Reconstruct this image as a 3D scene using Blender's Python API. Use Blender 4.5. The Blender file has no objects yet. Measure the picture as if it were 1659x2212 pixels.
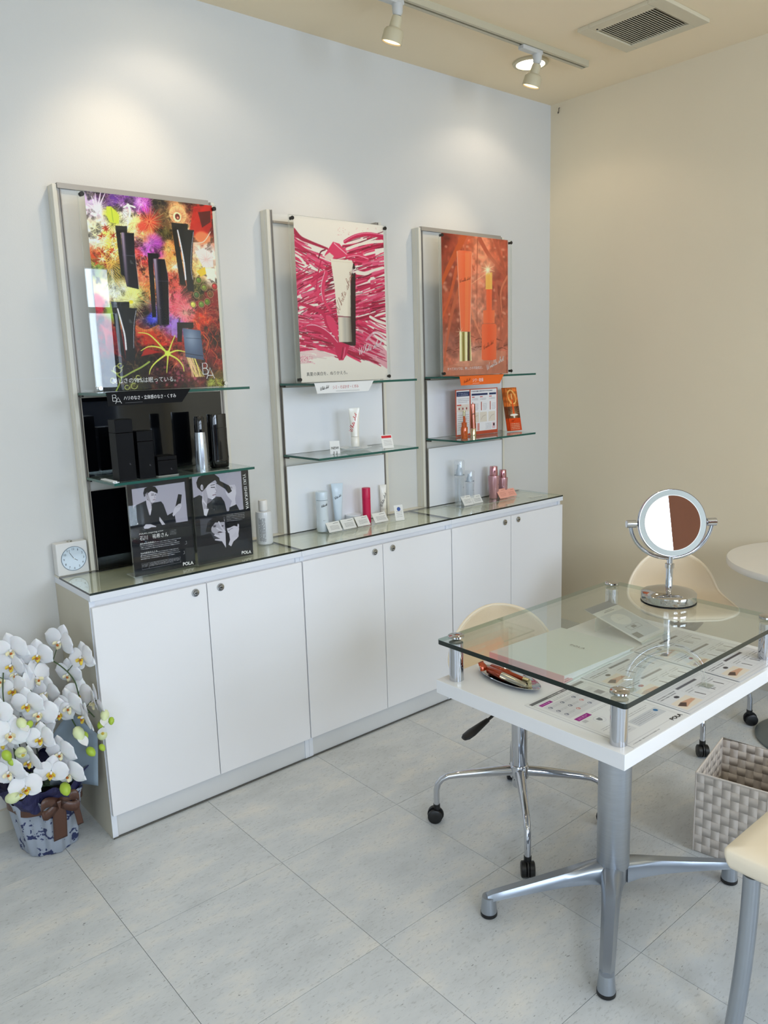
import bpy, bmesh, math, random
import numpy as np
from mathutils import Vector, Matrix
random.seed(7)
PI = math.pi
SC = bpy.context.scene
COL = SC.collection

def s2l(c):
    c = c / 255.0
    return c / 12.92 if c <= 0.04045 else ((c + 0.055) / 1.055) ** 2.4
def rgb(*c):
    return (s2l(c[0]), s2l(c[1]), s2l(c[2]), 1.0)

# ------------------------------------------------------------ camera
CAM = Vector((-0.7700, -2.5437, 1.4464))
YAW, PITCH, ROLL, FPX = 0.7003, -0.1850, -0.0314, 1691.776
f = Vector((math.sin(YAW) * math.cos(PITCH), math.cos(YAW) * math.cos(PITCH), math.sin(PITCH)))
r = Vector((math.cos(YAW), -math.sin(YAW), 0))
u = r.cross(f)
r2 = r * math.cos(ROLL) + u * math.sin(ROLL)
u2 = -r * math.sin(ROLL) + u * math.cos(ROLL)
cd = bpy.data.cameras.new('camera')
cam = bpy.data.objects.new('camera', cd)
COL.objects.link(cam)
cam.matrix_world = Matrix(((r2.x, u2.x, -f.x, CAM.x), (r2.y, u2.y, -f.y, CAM.y), (r2.z, u2.z, -f.z, CAM.z), (0, 0, 0, 1)))
cd.sensor_fit = 'HORIZONTAL'; cd.sensor_width = 36.0
cd.lens = FPX / 1659.0 * 36.0
cd.clip_start = 0.02; cd.clip_end = 100
SC.camera = cam

# ------------------------------------------------------------ view, world, lamps
SC.view_settings.view_transform = 'Standard'
SC.view_settings.look = 'None'
SC.view_settings.gamma = 1.0
SC.view_settings.use_curve_mapping = False
SC.view_settings.exposure = 0.17
SC.cycles.transparent_max_bounces = 24
SC.cycles.max_bounces = 10
SC.cycles.caustics_reflective = False
SC.cycles.caustics_refractive = False

w = bpy.data.worlds.new('sky'); SC.world = w; w.use_nodes = True
bg = w.node_tree.nodes['Background']
bg.inputs[0].default_value = (0.72, 0.86, 1.0, 1)
bg.inputs[1].default_value = 1.6

def lamp(name, kind, loc, energy, color, **k):
    l = bpy.data.lights.new(name, kind); l.energy = energy; l.color = color
    o = bpy.data.objects.new(name, l); COL.objects.link(o); o.location = loc
    for a, b in k.items():
        if a == 'rot': o.rotation_euler = b
        elif a == 'to': o.rotation_euler = (Vector(b) - Vector(loc)).to_track_quat('-Z', 'Y').to_euler()
        else: setattr(l, a, b)
    return o
DAY = (0.74, 0.84, 1.0)
WARM = (1.0, 0.80, 0.55)
XL, XR, YF, YB, HC = -2.7, 2.56, -4.7, 0.045, 2.669
# daylight through the shop front (wall_front, y = YF) and the side glass door (wall_left)
lamp('daylight_front', 'AREA', (0.35, YF - 0.25, 1.90), 150, DAY, rot=(-PI / 2, 0, PI), shape='RECTANGLE', size=3.6, size_y=1.15)
lamp('daylight_side', 'AREA', (XL - 0.25, -3.2, 1.35), 16, DAY, rot=(PI / 2, 0, -PI / 2), shape='RECTANGLE', size=1.8, size_y=2.1)
# recessed downlights close to the display wall and in the room
DL = [(0.50, -0.26), (2.03, -0.26), (-1.03, -0.26)]
for x, y in DL:
    lamp('downlight_lamp', 'SPOT', (x, y, HC - 0.03), 2.7, (1.0, 0.84, 0.68), rot=(0, 0, 0), spot_size=2.35, spot_blend=0.35, shadow_soft_size=0.05)
for x, y in [(0.5, -2.0), (-1.0, -2.4), (0.6, -3.6), (1.9, -3.0), (-1.4, -3.8)]:
    lamp('ceiling_lamp', 'SPOT', (x, y, HC - 0.03), 9, (1.0, 0.88, 0.70), spot_size=2.6, spot_blend=0.6, shadow_soft_size=0.08)

# ------------------------------------------------------------ materials
def mat(name, col, rough=0.5, metal=0.0, noise=0.0, nscale=8.0, bump=0.0, bscale=200.0, coat=0.0, spec=0.5, trans=0.0, emit=None, estr=0.0, sub=0.0, stretch=None):
    m = bpy.data.materials.new(name); m.use_nodes = True
    nt = m.node_tree; N = nt.nodes; L = nt.links
    b = N['Principled BSDF']
    c = rgb(*col)
    b.inputs['Base Color'].default_value = c
    b.inputs['Roughness'].default_value = rough
    b.inputs['Metallic'].default_value = metal
    b.inputs['Specular IOR Level'].default_value = spec
    b.inputs['Coat Weight'].default_value = coat
    b.inputs['Transmission Weight'].default_value = trans
    if emit:
        b.inputs['Emission Color'].default_value = rgb(*emit); b.inputs['Emission Strength'].default_value = estr
    if sub:
        b.inputs['Subsurface Weight'].default_value = sub; b.inputs['Subsurface Scale'].default_value = 0.01
    tc = N.new('ShaderNodeTexCoord')
    src = tc.outputs['Object']
    if stretch:
        mp = N.new('ShaderNodeMapping'); mp.inputs['Scale'].default_value = stretch
        L.new(src, mp.inputs[0]); src = mp.outputs[0]
    n = N.new('ShaderNodeTexNoise'); n.inputs['Scale'].default_value = nscale; n.inputs['Detail'].default_value = 4
    L.new(src, n.inputs['Vector'])
    mr = N.new('ShaderNodeMapRange'); mr.inputs[1].default_value = 0.3; mr.inputs[2].default_value = 0.7
    mr.inputs[3].default_value = 1 - noise; mr.inputs[4].default_value = 1 + noise * 0.4
    L.new(n.outputs[0], mr.inputs[0])
    mx = N.new('ShaderNodeVectorMath'); mx.operation = 'SCALE'; mx.inputs[0].default_value = c[:3]
    L.new(mr.outputs[0], mx.inputs['Scale']); L.new(mx.outputs[0], b.inputs['Base Color'])
    if bump:
        n2 = N.new('ShaderNodeTexNoise'); n2.inputs['Scale'].default_value = bscale
        L.new(src, n2.inputs['Vector'])
        bp = N.new('ShaderNodeBump'); bp.inputs['Strength'].default_value = bump; bp.inputs['Distance'].default_value = 0.002
        L.new(n2.outputs[0], bp.inputs['Height']); L.new(bp.outputs[0], b.inputs['Normal'])
    return m

def clear(name, tint=(1, 1, 1), f0=0.04, rough=0.0, haze=0.0, hazecol=(1, 1, 1), power=5.0):
    """thin clear sheet: transparent + Schlick reflection"""
    m = bpy.data.materials.new(name); m.use_nodes = True
    nt = m.node_tree; N = nt.nodes; L = nt.links
    N.remove(N['Principled BSDF'])
    out = N['Material Output']
    tr = N.new('ShaderNodeBsdfTransparent'); tr.inputs[0].default_value = (*tint, 1)
    gl = N.new('ShaderNodeBsdfAnisotropic'); gl.inputs['Roughness'].default_value = rough; gl.inputs[0].default_value = (1, 1, 1, 1)
    g = N.new('ShaderNodeNewGeometry')
    dp = N.new('ShaderNodeVectorMath'); dp.operation = 'DOT_PRODUCT'
    L.new(g.outputs['Normal'], dp.inputs[0]); L.new(g.outputs['Incoming'], dp.inputs[1])
    ab = N.new('ShaderNodeMath'); ab.operation = 'ABSOLUTE'; L.new(dp.outputs['Value'], ab.inputs[0])
    sb = N.new('ShaderNodeMath'); sb.operation = 'SUBTRACT'; sb.inputs[0].default_value = 1; L.new(ab.outputs[0], sb.inputs[1])
    pw = N.new('ShaderNodeMath'); pw.operation = 'POWER'; pw.inputs[1].default_value = power; L.new(sb.outputs[0], pw.inputs[0])
    ma = N.new('ShaderNodeMath'); ma.operation = 'MULTIPLY_ADD'; ma.inputs[1].default_value = 1 - f0; ma.inputs[2].default_value = f0; L.new(pw.outputs[0], ma.inputs[0])
    mx = N.new('ShaderNodeMixShader'); L.new(ma.outputs[0], mx.inputs[0]); L.new(tr.outputs[0], mx.inputs[1]); L.new(gl.outputs[0], mx.inputs[2])
    last = mx.outputs[0]
    if haze:
        df = N.new('ShaderNodeBsdfDiffuse'); df.inputs[0].default_value = (*hazecol, 1)
        m2 = N.new('ShaderNodeMixShader'); m2.inputs[0].default_value = haze
        L.new(last, m2.inputs[1]); L.new(df.outputs[0], m2.inputs[2]); last = m2.outputs[0]
    L.new(last, out.inputs[0])
    return m

def attr_mat(name, rough=0.3, coat=0.0):
    m = bpy.data.materials.new(name); m.use_nodes = True
    N = m.node_tree.nodes; b = N['Principled BSDF']
    a = N.new('ShaderNodeAttribute'); a.attribute_name = 'print'
    m.node_tree.links.new(a.outputs['Color'], b.inputs['Base Color'])
    b.inputs['Roughness'].default_value = rough; b.inputs['Coat Weight'].default_value = coat; b.inputs['Specular IOR Level'].default_value = .15
    return m

def edge_mat(name, col):
    """polished cut edge of a glass sheet: dark from outside, a faint green tint seen through the sheet"""
    m = mat(name, col, 0.15, coat=0.15); N = m.node_tree.nodes; L = m.node_tree.links
    g = N.new('ShaderNodeNewGeometry'); tr = N.new('ShaderNodeBsdfTransparent'); tr.inputs[0].default_value = (.60, .70, .66, 1)
    mx = N.new('ShaderNodeMixShader'); L.new(g.outputs['Backfacing'], mx.inputs[0]); L.new(N['Principled BSDF'].outputs[0], mx.inputs[1]); L.new(tr.outputs[0], mx.inputs[2]); L.new(mx.outputs[0], N['Material Output'].inputs[0])
    return m
M = dict(
    wall=mat('wall_paint', (217, 217, 214), 0.75, noise=0.015, nscale=2, bump=0.15, bscale=350),
    wallr=mat('wall_paint_right', (232, 219, 192), 0.75, noise=0.02, nscale=2, bump=0.15, bscale=350),
    ceil=mat('ceiling_paint', (246, 229, 198), 0.8, noise=0.01, nscale=2, bump=0.1, bscale=300),
    white=mat('white_melamine', (241, 241, 243), 0.35, noise=0.01, nscale=3),
    white2=mat('white_edge_band', (232, 236, 243), 0.3, noise=0.01, nscale=3),
    plinth=mat('plinth_grey_white', (218, 219, 219), 0.45, noise=0.03, nscale=6),
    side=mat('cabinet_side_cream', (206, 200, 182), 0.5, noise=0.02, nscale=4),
    frame=mat('frame_white', (224, 220, 206), 0.4, noise=0.01),
    chrome=mat('chrome', (200, 203, 210), 0.05, 1.0),
    chromeb=mat('chrome_base', (196, 193, 190), 0.07, 1.0),
    steel=mat('brushed_aluminium', (190, 196, 204), 0.36, 0.85, noise=0.06, nscale=20, stretch=(1, 1, 12)),
    silver=mat('silver_paint_steel', (164, 171, 180), 0.3, 0.75, noise=0.04),
    rail=mat('slotted_rail_steel', (168, 162, 154), 0.4, 0.3),
    dark=mat('dark_metal', (52, 50, 48), 0.35, 0.6),
    black=mat('black_plastic', (14, 15, 17), 0.42, noise=0.1),
    blackg=mat('black_gloss', (6, 7, 10), 0.06, spec=0.5, coat=0.3),
    blackbox=mat('black_card_box', (4, 4, 6), 0.4, spec=0.12),
    blacksign=mat('black_print_card', (10, 10, 12), 0.5, spec=0.12),
    mirrorp=mat('back_mirror_panel', (222, 222, 218), 0.16, 0.1),
    boardw=mat('white_gloss_board', (236, 238, 243), 0.12, coat=0.2),
    paper=mat('white_paper', (232, 232, 230), 0.6),
    paper2=mat('grey_paper', (206, 205, 208), 0.6),
    pvc=mat('white_plastic', (232, 231, 228), 0.4, noise=0.01),
    cream=mat('cream_leatherette', (232, 215, 188), 0.48, noise=0.03, nscale=10, bump=0.2, bscale=400),
    piping=mat('cream_piping', (246, 234, 212), 0.5),
    edge=edge_mat('green_glass_edge', (10, 84, 74)),
    edged=edge_mat('dark_green_glass_edge', (7, 26, 23)),
    lampwhite=mat('lamp_housing_white', (206, 196, 166), 0.4),
    railwhite=mat('track_white', (198, 190, 165), 0.45),
    adapter=mat('track_adapter_white', (204, 204, 200), 0.45),
    slot=mat('track_slot_dark', (40, 34, 28), 0.6),
    glow=mat('lamp_glow', (255, 245, 225), 0.5, emit=(255, 240, 212), estr=14.0),
    glow2=mat('spot_glow', (255, 225, 180), 0.5, emit=(255, 214, 160), estr=2.2),
    vent=mat('vent_white', (214, 205, 180), 0.5),
    ventd=mat('vent_dark', (86, 78, 66), 0.7),
    mirror=mat('mirror_glass', (250, 250, 250), 0.0, 1.0),
    frost=mat('frosted_ring', (172, 179, 176), 0.3),
    txtk=mat('black_ink', (16, 16, 18), 0.5), txtw=mat('white_ink', (240, 240, 240), 0.5),
    txtr=mat('red_ink', (205, 40, 50), 0.5), txtg=mat('grey_ink', (105, 106, 110), 0.5),
    txtd=mat('orange_script_ink', (150, 56, 18), 0.5),
    orange=mat('orange_card', (236, 104, 24), 0.45), red=mat('red_card', (206, 34, 46), 0.45),
    magenta=mat('magenta_carton', (205, 8, 74), 0.4, noise=0.03),
    amber=mat('amber_bottle', (196, 84, 10), 0.12, 0.25, coat=0.6), amberd=mat('brown_tube', (142, 62, 14), 0.15, 0.4, coat=0.6),
    copper=mat('copper_lacquer', (168, 62, 20), 0.15, 0.5, coat=0.6),
    gold=mat('pale_gold_metal', (206, 196, 160), 0.15, 1.0), champ=mat('champagne_metal', (200, 196, 184), 0.18, 1.0),
    pink=mat('pink_card', (246, 176, 158), 0.55), rose=mat('rose_metal_cap', (206, 150, 156), 0.14, 0.9), rosed=mat('rose_bottle', (190, 142, 146), 0.2, 0.35, coat=0.4),
    lotion=mat('pale_lotion_bottle', (214, 224, 232), 0.25, coat=0.3), tubew=mat('white_tube', (240, 236, 226), 0.28, coat=0.3), tubeb=mat('pale_blue_tube', (212, 226, 238), 0.25, coat=0.3),
    frosted=mat('translucent_bottle', (214, 218, 222), 0.3, coat=0.3),
    petal=mat('white_petal', (238, 238, 240), 0.5, noise=0.05, nscale=14, sub=0.15), petal2=mat('lip_yellow', (232, 200, 70), 0.5, noise=0.3, nscale=60),
    lipw=mat('lip_cream', (240, 232, 190), 0.5, noise=0.1, nscale=60), lipr=mat('lip_orange_centre', (190, 100, 30), 0.5),
    bud=mat('green_bud', (172, 200, 66), 0.45, noise=0.12, nscale=30), halfb=mat('pale_green_petal', (222, 232, 180), 0.5, noise=0.1, nscale=30),
    stem=mat('orchid_stem', (62, 84, 44), 0.5, noise=0.1), stake=mat('black_stake', (22, 24, 22), 0.5), leafg=mat('orchid_leaf_green', (44, 74, 40), 0.35, noise=0.2, nscale=12),
    navy=mat('navy_tissue_paper', (40, 40, 84), 0.6, noise=0.35, nscale=25), tissue=mat('grey_tissue_sheet', (140, 156, 170), 0.5, noise=0.08),
    ribbon=mat('brown_satin_ribbon', (88, 58, 46), 0.35, noise=0.12, nscale=6), soil=mat('moss_dark', (30, 32, 30), 0.9, noise=0.4),
    strap=mat('taupe_nylon_strap', (222, 212, 202), 0.55, noise=0.05, nscale=60, stretch=(1, 1, 1), bump=0.3, bscale=900),
    strap2=mat('taupe_nylon_strap_dark', (214, 204, 194), 0.55, noise=0.05, nscale=60, bump=0.3, bscale=900),
    basketin=mat('basket_lining', (150, 140, 132), 0.8),
    tabletop=mat('white_table_laminate', (236, 237, 240), 0.28, noise=0.006), marble=mat('round_top_white', (226, 222, 214), 0.3, noise=0.015),
    discg=mat('grey_base_plate', (112, 120, 122), 0.35, 0.3), binder=mat('pale_binder_cover', (226, 232, 230), 0.4), binderp=mat('pink_binder_inside', (232, 176, 180), 0.5),
    base=mat('baseboard_white', (200, 196, 184), 0.5), joint=mat('tile_joint', (96, 94, 88), 0.8, noise=0.2),
    wood=mat('brown_door_wood', (134, 84, 62), 0.5, noise=0.1, nscale=4, stretch=(1, 1, .1)), out=mat('street_grey', (150, 154, 158), 0.8, noise=0.1),
    outd=mat('street_dark_blue', (44, 58, 84), 0.6, noise=0.2), shutter=mat('window_frame_white', (230, 232, 234), 0.4),
    clockf=mat('clock_face_blue', (208, 222, 232), 0.25, coat=0.4), knob=mat('lock_chrome', (190, 192, 194), 0.15, 1.0),
    under=mat('counter_green_beige', (246, 247, 226), 0.45, noise=0.08, nscale=5, stretch=(1.2, 9, 1)), blue=mat('blue_seal', (52, 84, 158), 0.4),
    sprayb=mat('spray_liquid', (196, 208, 220), 0.15, coat=0.5),
)
C_GLASS = clear('table_glass', (0.945, 0.972, 0.96), 0.05, haze=0.02, hazecol=(0.8, 0.9, 0.85))
C_SHELF = clear('shelf_glass', (0.90, 0.95, 0.93), 0.06)
C_TOP = clear('counter_glass', (0.975, 0.99, 0.975), 0.07)
C_ACR = clear('clear_acrylic', (0.985, 0.99, 0.985), 0.022)
C_ACRE = clear('acrylic_edge', (0.90, 0.92, 0.90), 0.12, haze=0.25, hazecol=(0.85, 0.88, 0.8))
C_DISH = clear('crystal_dish', (0.95, 0.96, 0.965), 0.12, haze=0.3, hazecol=(0.9, 0.92, 0.94))
C_PANE = clear('window_pane', (0.97, 0.99, 1.0), 0.04)
C_LIQ = clear('clear_bottle', (0.95, 0.965, 0.98), 0.08, haze=0.10, hazecol=(0.78, 0.84, 0.9))
PRINT = attr_mat('printed_sheet', 0.3)
PRINTG = attr_mat('printed_leaflet', 0.22)

# ------------------------------------------------------------ geometry helpers
class G:
    def __init__(s): s.v = []; s.f = []; s.m = []
    def add(s, v, f, m=0):
        n = len(s.v); s.v += [tuple(p) for p in v]; s.f += [tuple(i + n for i in q) for q in f]; s.m += [m] * len(f) if isinstance(m, int) else m
        return s
    def box(s, x0, x1, y0, y1, z0, z1, m=0, side=None):
        v = [(x, y, z) for z in (z0, z1) for y in (y0, y1) for x in (x0, x1)]
        fs = [(0, 2, 3, 1), (4, 5, 7, 6), (0, 1, 5, 4), (2, 6, 7, 3), (0, 4, 6, 2), (1, 3, 7, 5)]
        return s.add(v, fs, m if side is None else [m, m, side, side, side, side])
    def vbox(s, x0, x1, y0, y1, z0, z1):
        """upright plate: faces slot 0 front and back, slot 1 round the edge"""
        n = len(s.m); s.box(x0, x1, y0, y1, z0, z1); s.m[n:] = [1, 1, 0, 0, 1, 1]; return s
    def boxc(s, c, d, m=0): return s.box(c[0] - d[0] / 2, c[0] + d[0] / 2, c[1] - d[1] / 2, c[1] + d[1] / 2, c[2] - d[2] / 2, c[2] + d[2] / 2, m)
    def ring(s, rings, close=True, cap0=True, cap1=True, m=0):
        n = len(rings[0]); v = [p for q in rings for p in q]; fs = []
        for i in range(len(rings) - 1):
            for j in range(n if close else n - 1):
                k = (j + 1) % n; fs.append((i * n + j, i * n + k, (i + 1) * n + k, (i + 1) * n + j))
        if cap0: fs.append(tuple(range(n - 1, -1, -1)))
        if cap1: fs.append(tuple((len(rings) - 1) * n + j for j in range(n)))
        return s.add(v, fs, m)
    def lathe(s, prof, c=(0, 0, 0), seg=24, m=0, sx=1, sy=1, cap=True):
        rs = [[(c[0] + rr * sx * math.cos(2 * PI * k / seg), c[1] + rr * sy * math.sin(2 * PI * k / seg), c[2] + z) for k in range(seg)] for rr, z in prof]
        return s.ring(rs, cap0=cap, cap1=cap, m=m)
    def tube(s, path, rad, seg=10, m=0, cap=True):
        P = [Vector(p) for p in path]; n = len(P)
        if not hasattr(rad, '__len__'): rad = [rad] * n
        t0 = (P[1] - P[0]).normalized(); a = Vector((0, 0, 1)) if abs(t0.z) < .9 else Vector((1, 0, 0))
        nr = t0.cross(a).normalized(); rs = []
        for i in range(n):
            t = (P[min(i + 1, n - 1)] - P[max(i - 1, 0)]).normalized()
            nr = (nr - t * nr.dot(t)).normalized(); b = t.cross(nr)
            rs.append([tuple(P[i] + (nr * math.cos(2 * PI * k / seg) + b * math.sin(2 * PI * k / seg)) * rad[i]) for k in range(seg)])
        return s.ring(rs, cap0=cap, cap1=cap, m=m)
    def prism(s, pts, y0, y1, m=0):
        """outline in x,z extruded along y"""
        n = len(pts)
        v = [(x, y0, z) for x, z in pts] + [(x, y1, z) for x, z in pts]
        fs = [tuple(range(n)), tuple(range(2 * n - 1, n - 1, -1))] + [(i, i + n, (i + 1) % n + n, (i + 1) % n) for i in range(n)]
        return s.add(v, fs, m)
    def slab(s, pts, z0, z1, m=0, side=None):
        """outline in x,y extruded along z"""
        n = len(pts)
        v = [(x, y, z0) for x, y in pts] + [(x, y, z1) for x, y in pts]
        fs = [tuple(range(n - 1, -1, -1)), tuple(range(n, 2 * n))] + [(i, (i + 1) % n, (i + 1) % n + n, i + n) for i in range(n)]
        return s.add(v, fs, [m, m] + [m if side is None else side] * n)
    def surf(s, fn, nu, nv, m=0):
        v = [fn(i / nu, j / nv) for j in range(nv + 1) for i in range(nu + 1)]
        fs = [(j * (nu + 1) + i, j * (nu + 1) + i + 1, (j + 1) * (nu + 1) + i + 1, (j + 1) * (nu + 1) + i) for j in range(nv) for i in range(nu)]
        return s.add(v, fs, m)
    def xf(s, mtx):
        s.v = [tuple(mtx @ Vector(p)) for p in s.v]; return s

def rrect(x0, x1, y0, y1, rad, n=4):
    o = []
    for cx, cy, a in ((x1 - rad, y1 - rad, 0), (x0 + rad, y1 - rad, 90), (x0 + rad, y0 + rad, 180), (x1 - rad, y0 + rad, 270)):
        for k in range(n + 1):
            t = math.radians(a + 90 * k / n); o.append((cx + rad * math.cos(t), cy + rad * math.sin(t)))
    return o

def obj(name, g, mats, parent=None, smooth=None, bevel=0, loc=None, rot=None, solid=0, sub=0, **props):
    me = bpy.data.meshes.new(name)
    me.from_pydata(g.v, [], g.f)
    if not isinstance(mats, (list, tuple)): mats = [mats]
    for q in mats: me.materials.append(M[q] if isinstance(q, str) else q)
    if len(mats) > 1: me.polygons.foreach_set('material_index', g.m)
    bm = bmesh.new(); bm.from_mesh(me); bmesh.ops.recalc_face_normals(bm, faces=bm.faces[:]); bm.to_mesh(me); bm.free()
    if smooth is not None:
        me.polygons.foreach_set('use_smooth', [True] * len(me.polygons))
        me.set_sharp_from_angle(angle=math.radians(smooth))
    me.update()
    o = bpy.data.objects.new(name, me); COL.objects.link(o)
    if parent is not None: o.parent = parent
    if loc: o.location = loc
    if rot: o.rotation_euler = rot
    if solid:
        q = o.modifiers.new('s', 'SOLIDIFY'); q.thickness = solid; q.offset = 0
    if bevel:
        q = o.modifiers.new('b', 'BEVEL'); q.width = bevel; q.segments = 2; q.limit_method = 'ANGLE'; q.angle_limit = math.radians(40)
    if sub:
        q = o.modifiers.new('u', 'SUBSURF'); q.levels = sub; q.render_levels = sub
    for k, v in props.items(): o[k] = v
    return o

def thing(name, label, cat, loc=(0, 0, 0), rz=0, group=None):
    o = bpy.data.objects.new(name, None); COL.objects.link(o); o.location = loc; o.rotation_euler = (0, 0, rz)
    o.empty_display_size = 0.05; o['label'] = label; o['category'] = cat
    if group: o['group'] = group
    return o
def struct(name, g, mats, parent=None, **k):
    o = obj(name, g, mats, parent, **k)
    if parent is None: o['kind'] = 'structure'
    return o
def dup(root, loc, rz=None, label=None):
    rr = root.copy(); COL.objects.link(rr); rr.location = loc
    if rz is not None: rr.rotation_euler = (0, 0, rz)
    if label: rr['label'] = label
    for ch in list(root.children):
        c = ch.copy(); COL.objects.link(c); c.parent = rr
        for gg in list(ch.children):
            d = gg.copy(); COL.objects.link(d); d.parent = c
    return rr
def place(o, mtx):
    o.matrix_local = mtx; return o

# text: flat lettering meshes fitted to a width and height, in the plane given by origin, right, up
def letters(s, origin, right, up, width=None, height=0.01, mtl='txtk', parent=None, name='lettering', bold=0.0, spacing=1.0, slant=0.0):
    cu = bpy.data.curves.new('t', 'FONT'); cu.body = s; cu.size = 1; cu.space_character = spacing; cu.offset = bold; cu.shear = slant
    cu.resolution_u = 3
    to = bpy.data.objects.new('t', cu); COL.objects.link(to)
    dg = bpy.context.evaluated_depsgraph_get(); dg.update()
    me = bpy.data.meshes.new_from_object(to.evaluated_get(dg)); bpy.data.objects.remove(to); bpy.data.curves.remove(cu)
    n = len(me.vertices)
    if n == 0: return None
    co = np.empty(n * 3, np.float32); me.vertices.foreach_get('co', co); co = co.reshape(-1, 3)
    mn, mx = co.min(0), co.max(0)
    sy = height / max(mx[1] - mn[1], 1e-6); sx = sy if width is None else width / max(mx[0] - mn[0], 1e-6)
    a, b, o3 = np.array(right, float), np.array(up, float), np.array(origin, float)
    a = a / np.linalg.norm(a); b = b / np.linalg.norm(b)
    P = o3 + np.outer((co[:, 0] - mn[0]) * sx, a) + np.outer((co[:, 1] - mn[1]) * sy, b)
    me.vertices.foreach_set('co', P.astype(np.float32).ravel()); me.materials.clear(); me.materials.append(M[mtl] if isinstance(mtl, str) else mtl); me.update()
    me.name = name
    o = bpy.data.objects.new(name, me); COL.objects.link(o)
    if parent is not None: o.parent = parent
    return o

# pen script built from strokes (cursive hand)
PEN = {
 'W': ([[(0, 1.0), (.08, .35), (.2, -.05), (.38, .75), (.42, .9), (.45, .2), (.55, -.02), (.75, .5), (.9, 1.05), (1.0, 1.1)]], .95),
 'h': ([[(0, 0), (.25, .6), (.35, .95), (.25, 1.0), (.15, .5), (.1, 0), (.25, .35), (.4, .42), (.42, .1), (.55, 0)]], .5),
 'i': ([[(0, 0), (.12, .4), (.12, .05), (.25, 0)], [(.16, .6), (.2, .64)]], .22),
 't': ([[(0, 0), (.22, .85), (.15, .1), (.3, 0)], [(.0, .6), (.42, .68)]], .3),
 'e': ([[(0, .05), (.25, .2), (.28, .4), (.15, .42), (.08, .2), (.15, 0), (.4, .1)]], .38),
 's': ([[(0, 0), (.25, .42), (.3, .15), (.15, -.02), (.05, .05)], [(.18, 0), (.42, .05)]], .38),
 'o': ([[(.2, .4), (.05, .25), (.1, .02), (.28, .05), (.32, .3), (.2, .4), (.45, .38)]], .42),
 'r': ([[(0, 0), (.1, .4), (.12, .1), (.25, .35), (.38, .36), (.4, .2)]], .4),
 'n': ([[(0, .4), (.05, 0), (.2, .35), (.32, .38), (.33, .05), (.48, .03)]], .45),
 'k': ([[(0, 0), (.3, .95), (.2, 1.0), (.1, .05), (.3, .4), (.18, .22), (.42, 0)]], .4),
 'l': ([[(0, 0), (.3, .8), (.25, 1.0), (.12, .5), (.15, .05), (.3, .02)]], .28),
 ' ': ([], .3),
 'B': ([[(0, 0), (0, 1), (.35, 1), (.45, .85), (.42, .62), (.3, .54), (0, .54)], [(.3, .54), (.48, .4), (.5, .18), (.38, 0), (0, 0)]], .62),
 'A': ([[(0, 0), (.38, 1.0), (.76, 0)], [(.12, .3), (.64, .3)]], .8),
}
def script(s, origin, right, up, width, height, mtl, parent, wd=0.0008, slant=0.45, name='script_lettering', ks=None):
    """ks: list of (char, dx, dy) overrides for logos"""
    segs = []; x = 0
    for ch in s:
        st, adv = PEN[ch]
        for pl in st: segs.append([(x + px + slant * py, py) for px, py in pl])
        x += adv
    if ks:
        segs = [[(dx + px, dy + py) for px, py in pl] for ch, dx, dy in ks for pl in PEN[ch][0]]
    allp = [p for q in segs for p in q]
    x0, x1 = min(p[0] for p in allp), max(p[0] for p in allp); y0, y1 = min(p[1] for p in allp), max(p[1] for p in allp)
    a, b, o3 = Vector(right).normalized(), Vector(up).normalized(), Vector(origin)
    g = G()
    T = lambda p: o3 + a * p[0] + b * p[1]
    for q in segs:
        q = [Vector(((p[0] - x0) / (x1 - x0) * width, (p[1] - y0) / (y1 - y0) * height)) for p in q]
        if not ks and len(q) > 2:   # smooth
            d = []
            for i in range(len(q) - 1):
                p0, p1, p2, p3 = q[max(i - 1, 0)], q[i], q[i + 1], q[min(i + 2, len(q) - 1)]
                for k in range(4):
                    t = k / 4
                    d.append(0.5 * ((2 * p1) + (p2 - p0) * t + (2 * p0 - 5 * p1 + 4 * p2 - p3) * t * t + (3 * p1 - p0 - 3 * p2 + p3) * t ** 3))
            q = d + [q[-1]]
        L_, R_ = [], []
        for i, p in enumerate(q):
            t = (q[min(i + 1, len(q) - 1)] - q[max(i - 1, 0)])
            t = t.normalized() if t.length > 1e-9 else Vector((1, 0))
            nn = Vector((-t.y, t.x)) * wd / 2
            L_.append(T(p + nn)); R_.append(T(p - nn))
        n = len(q)
        g.add(L_ + R_, [(i, i + 1, n + i + 1, n + i) for i in range(n - 1)])
    return obj(name, g, mtl, parent)
BA = [('B', 0, 0), ('A', .32, -.42)]
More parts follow.
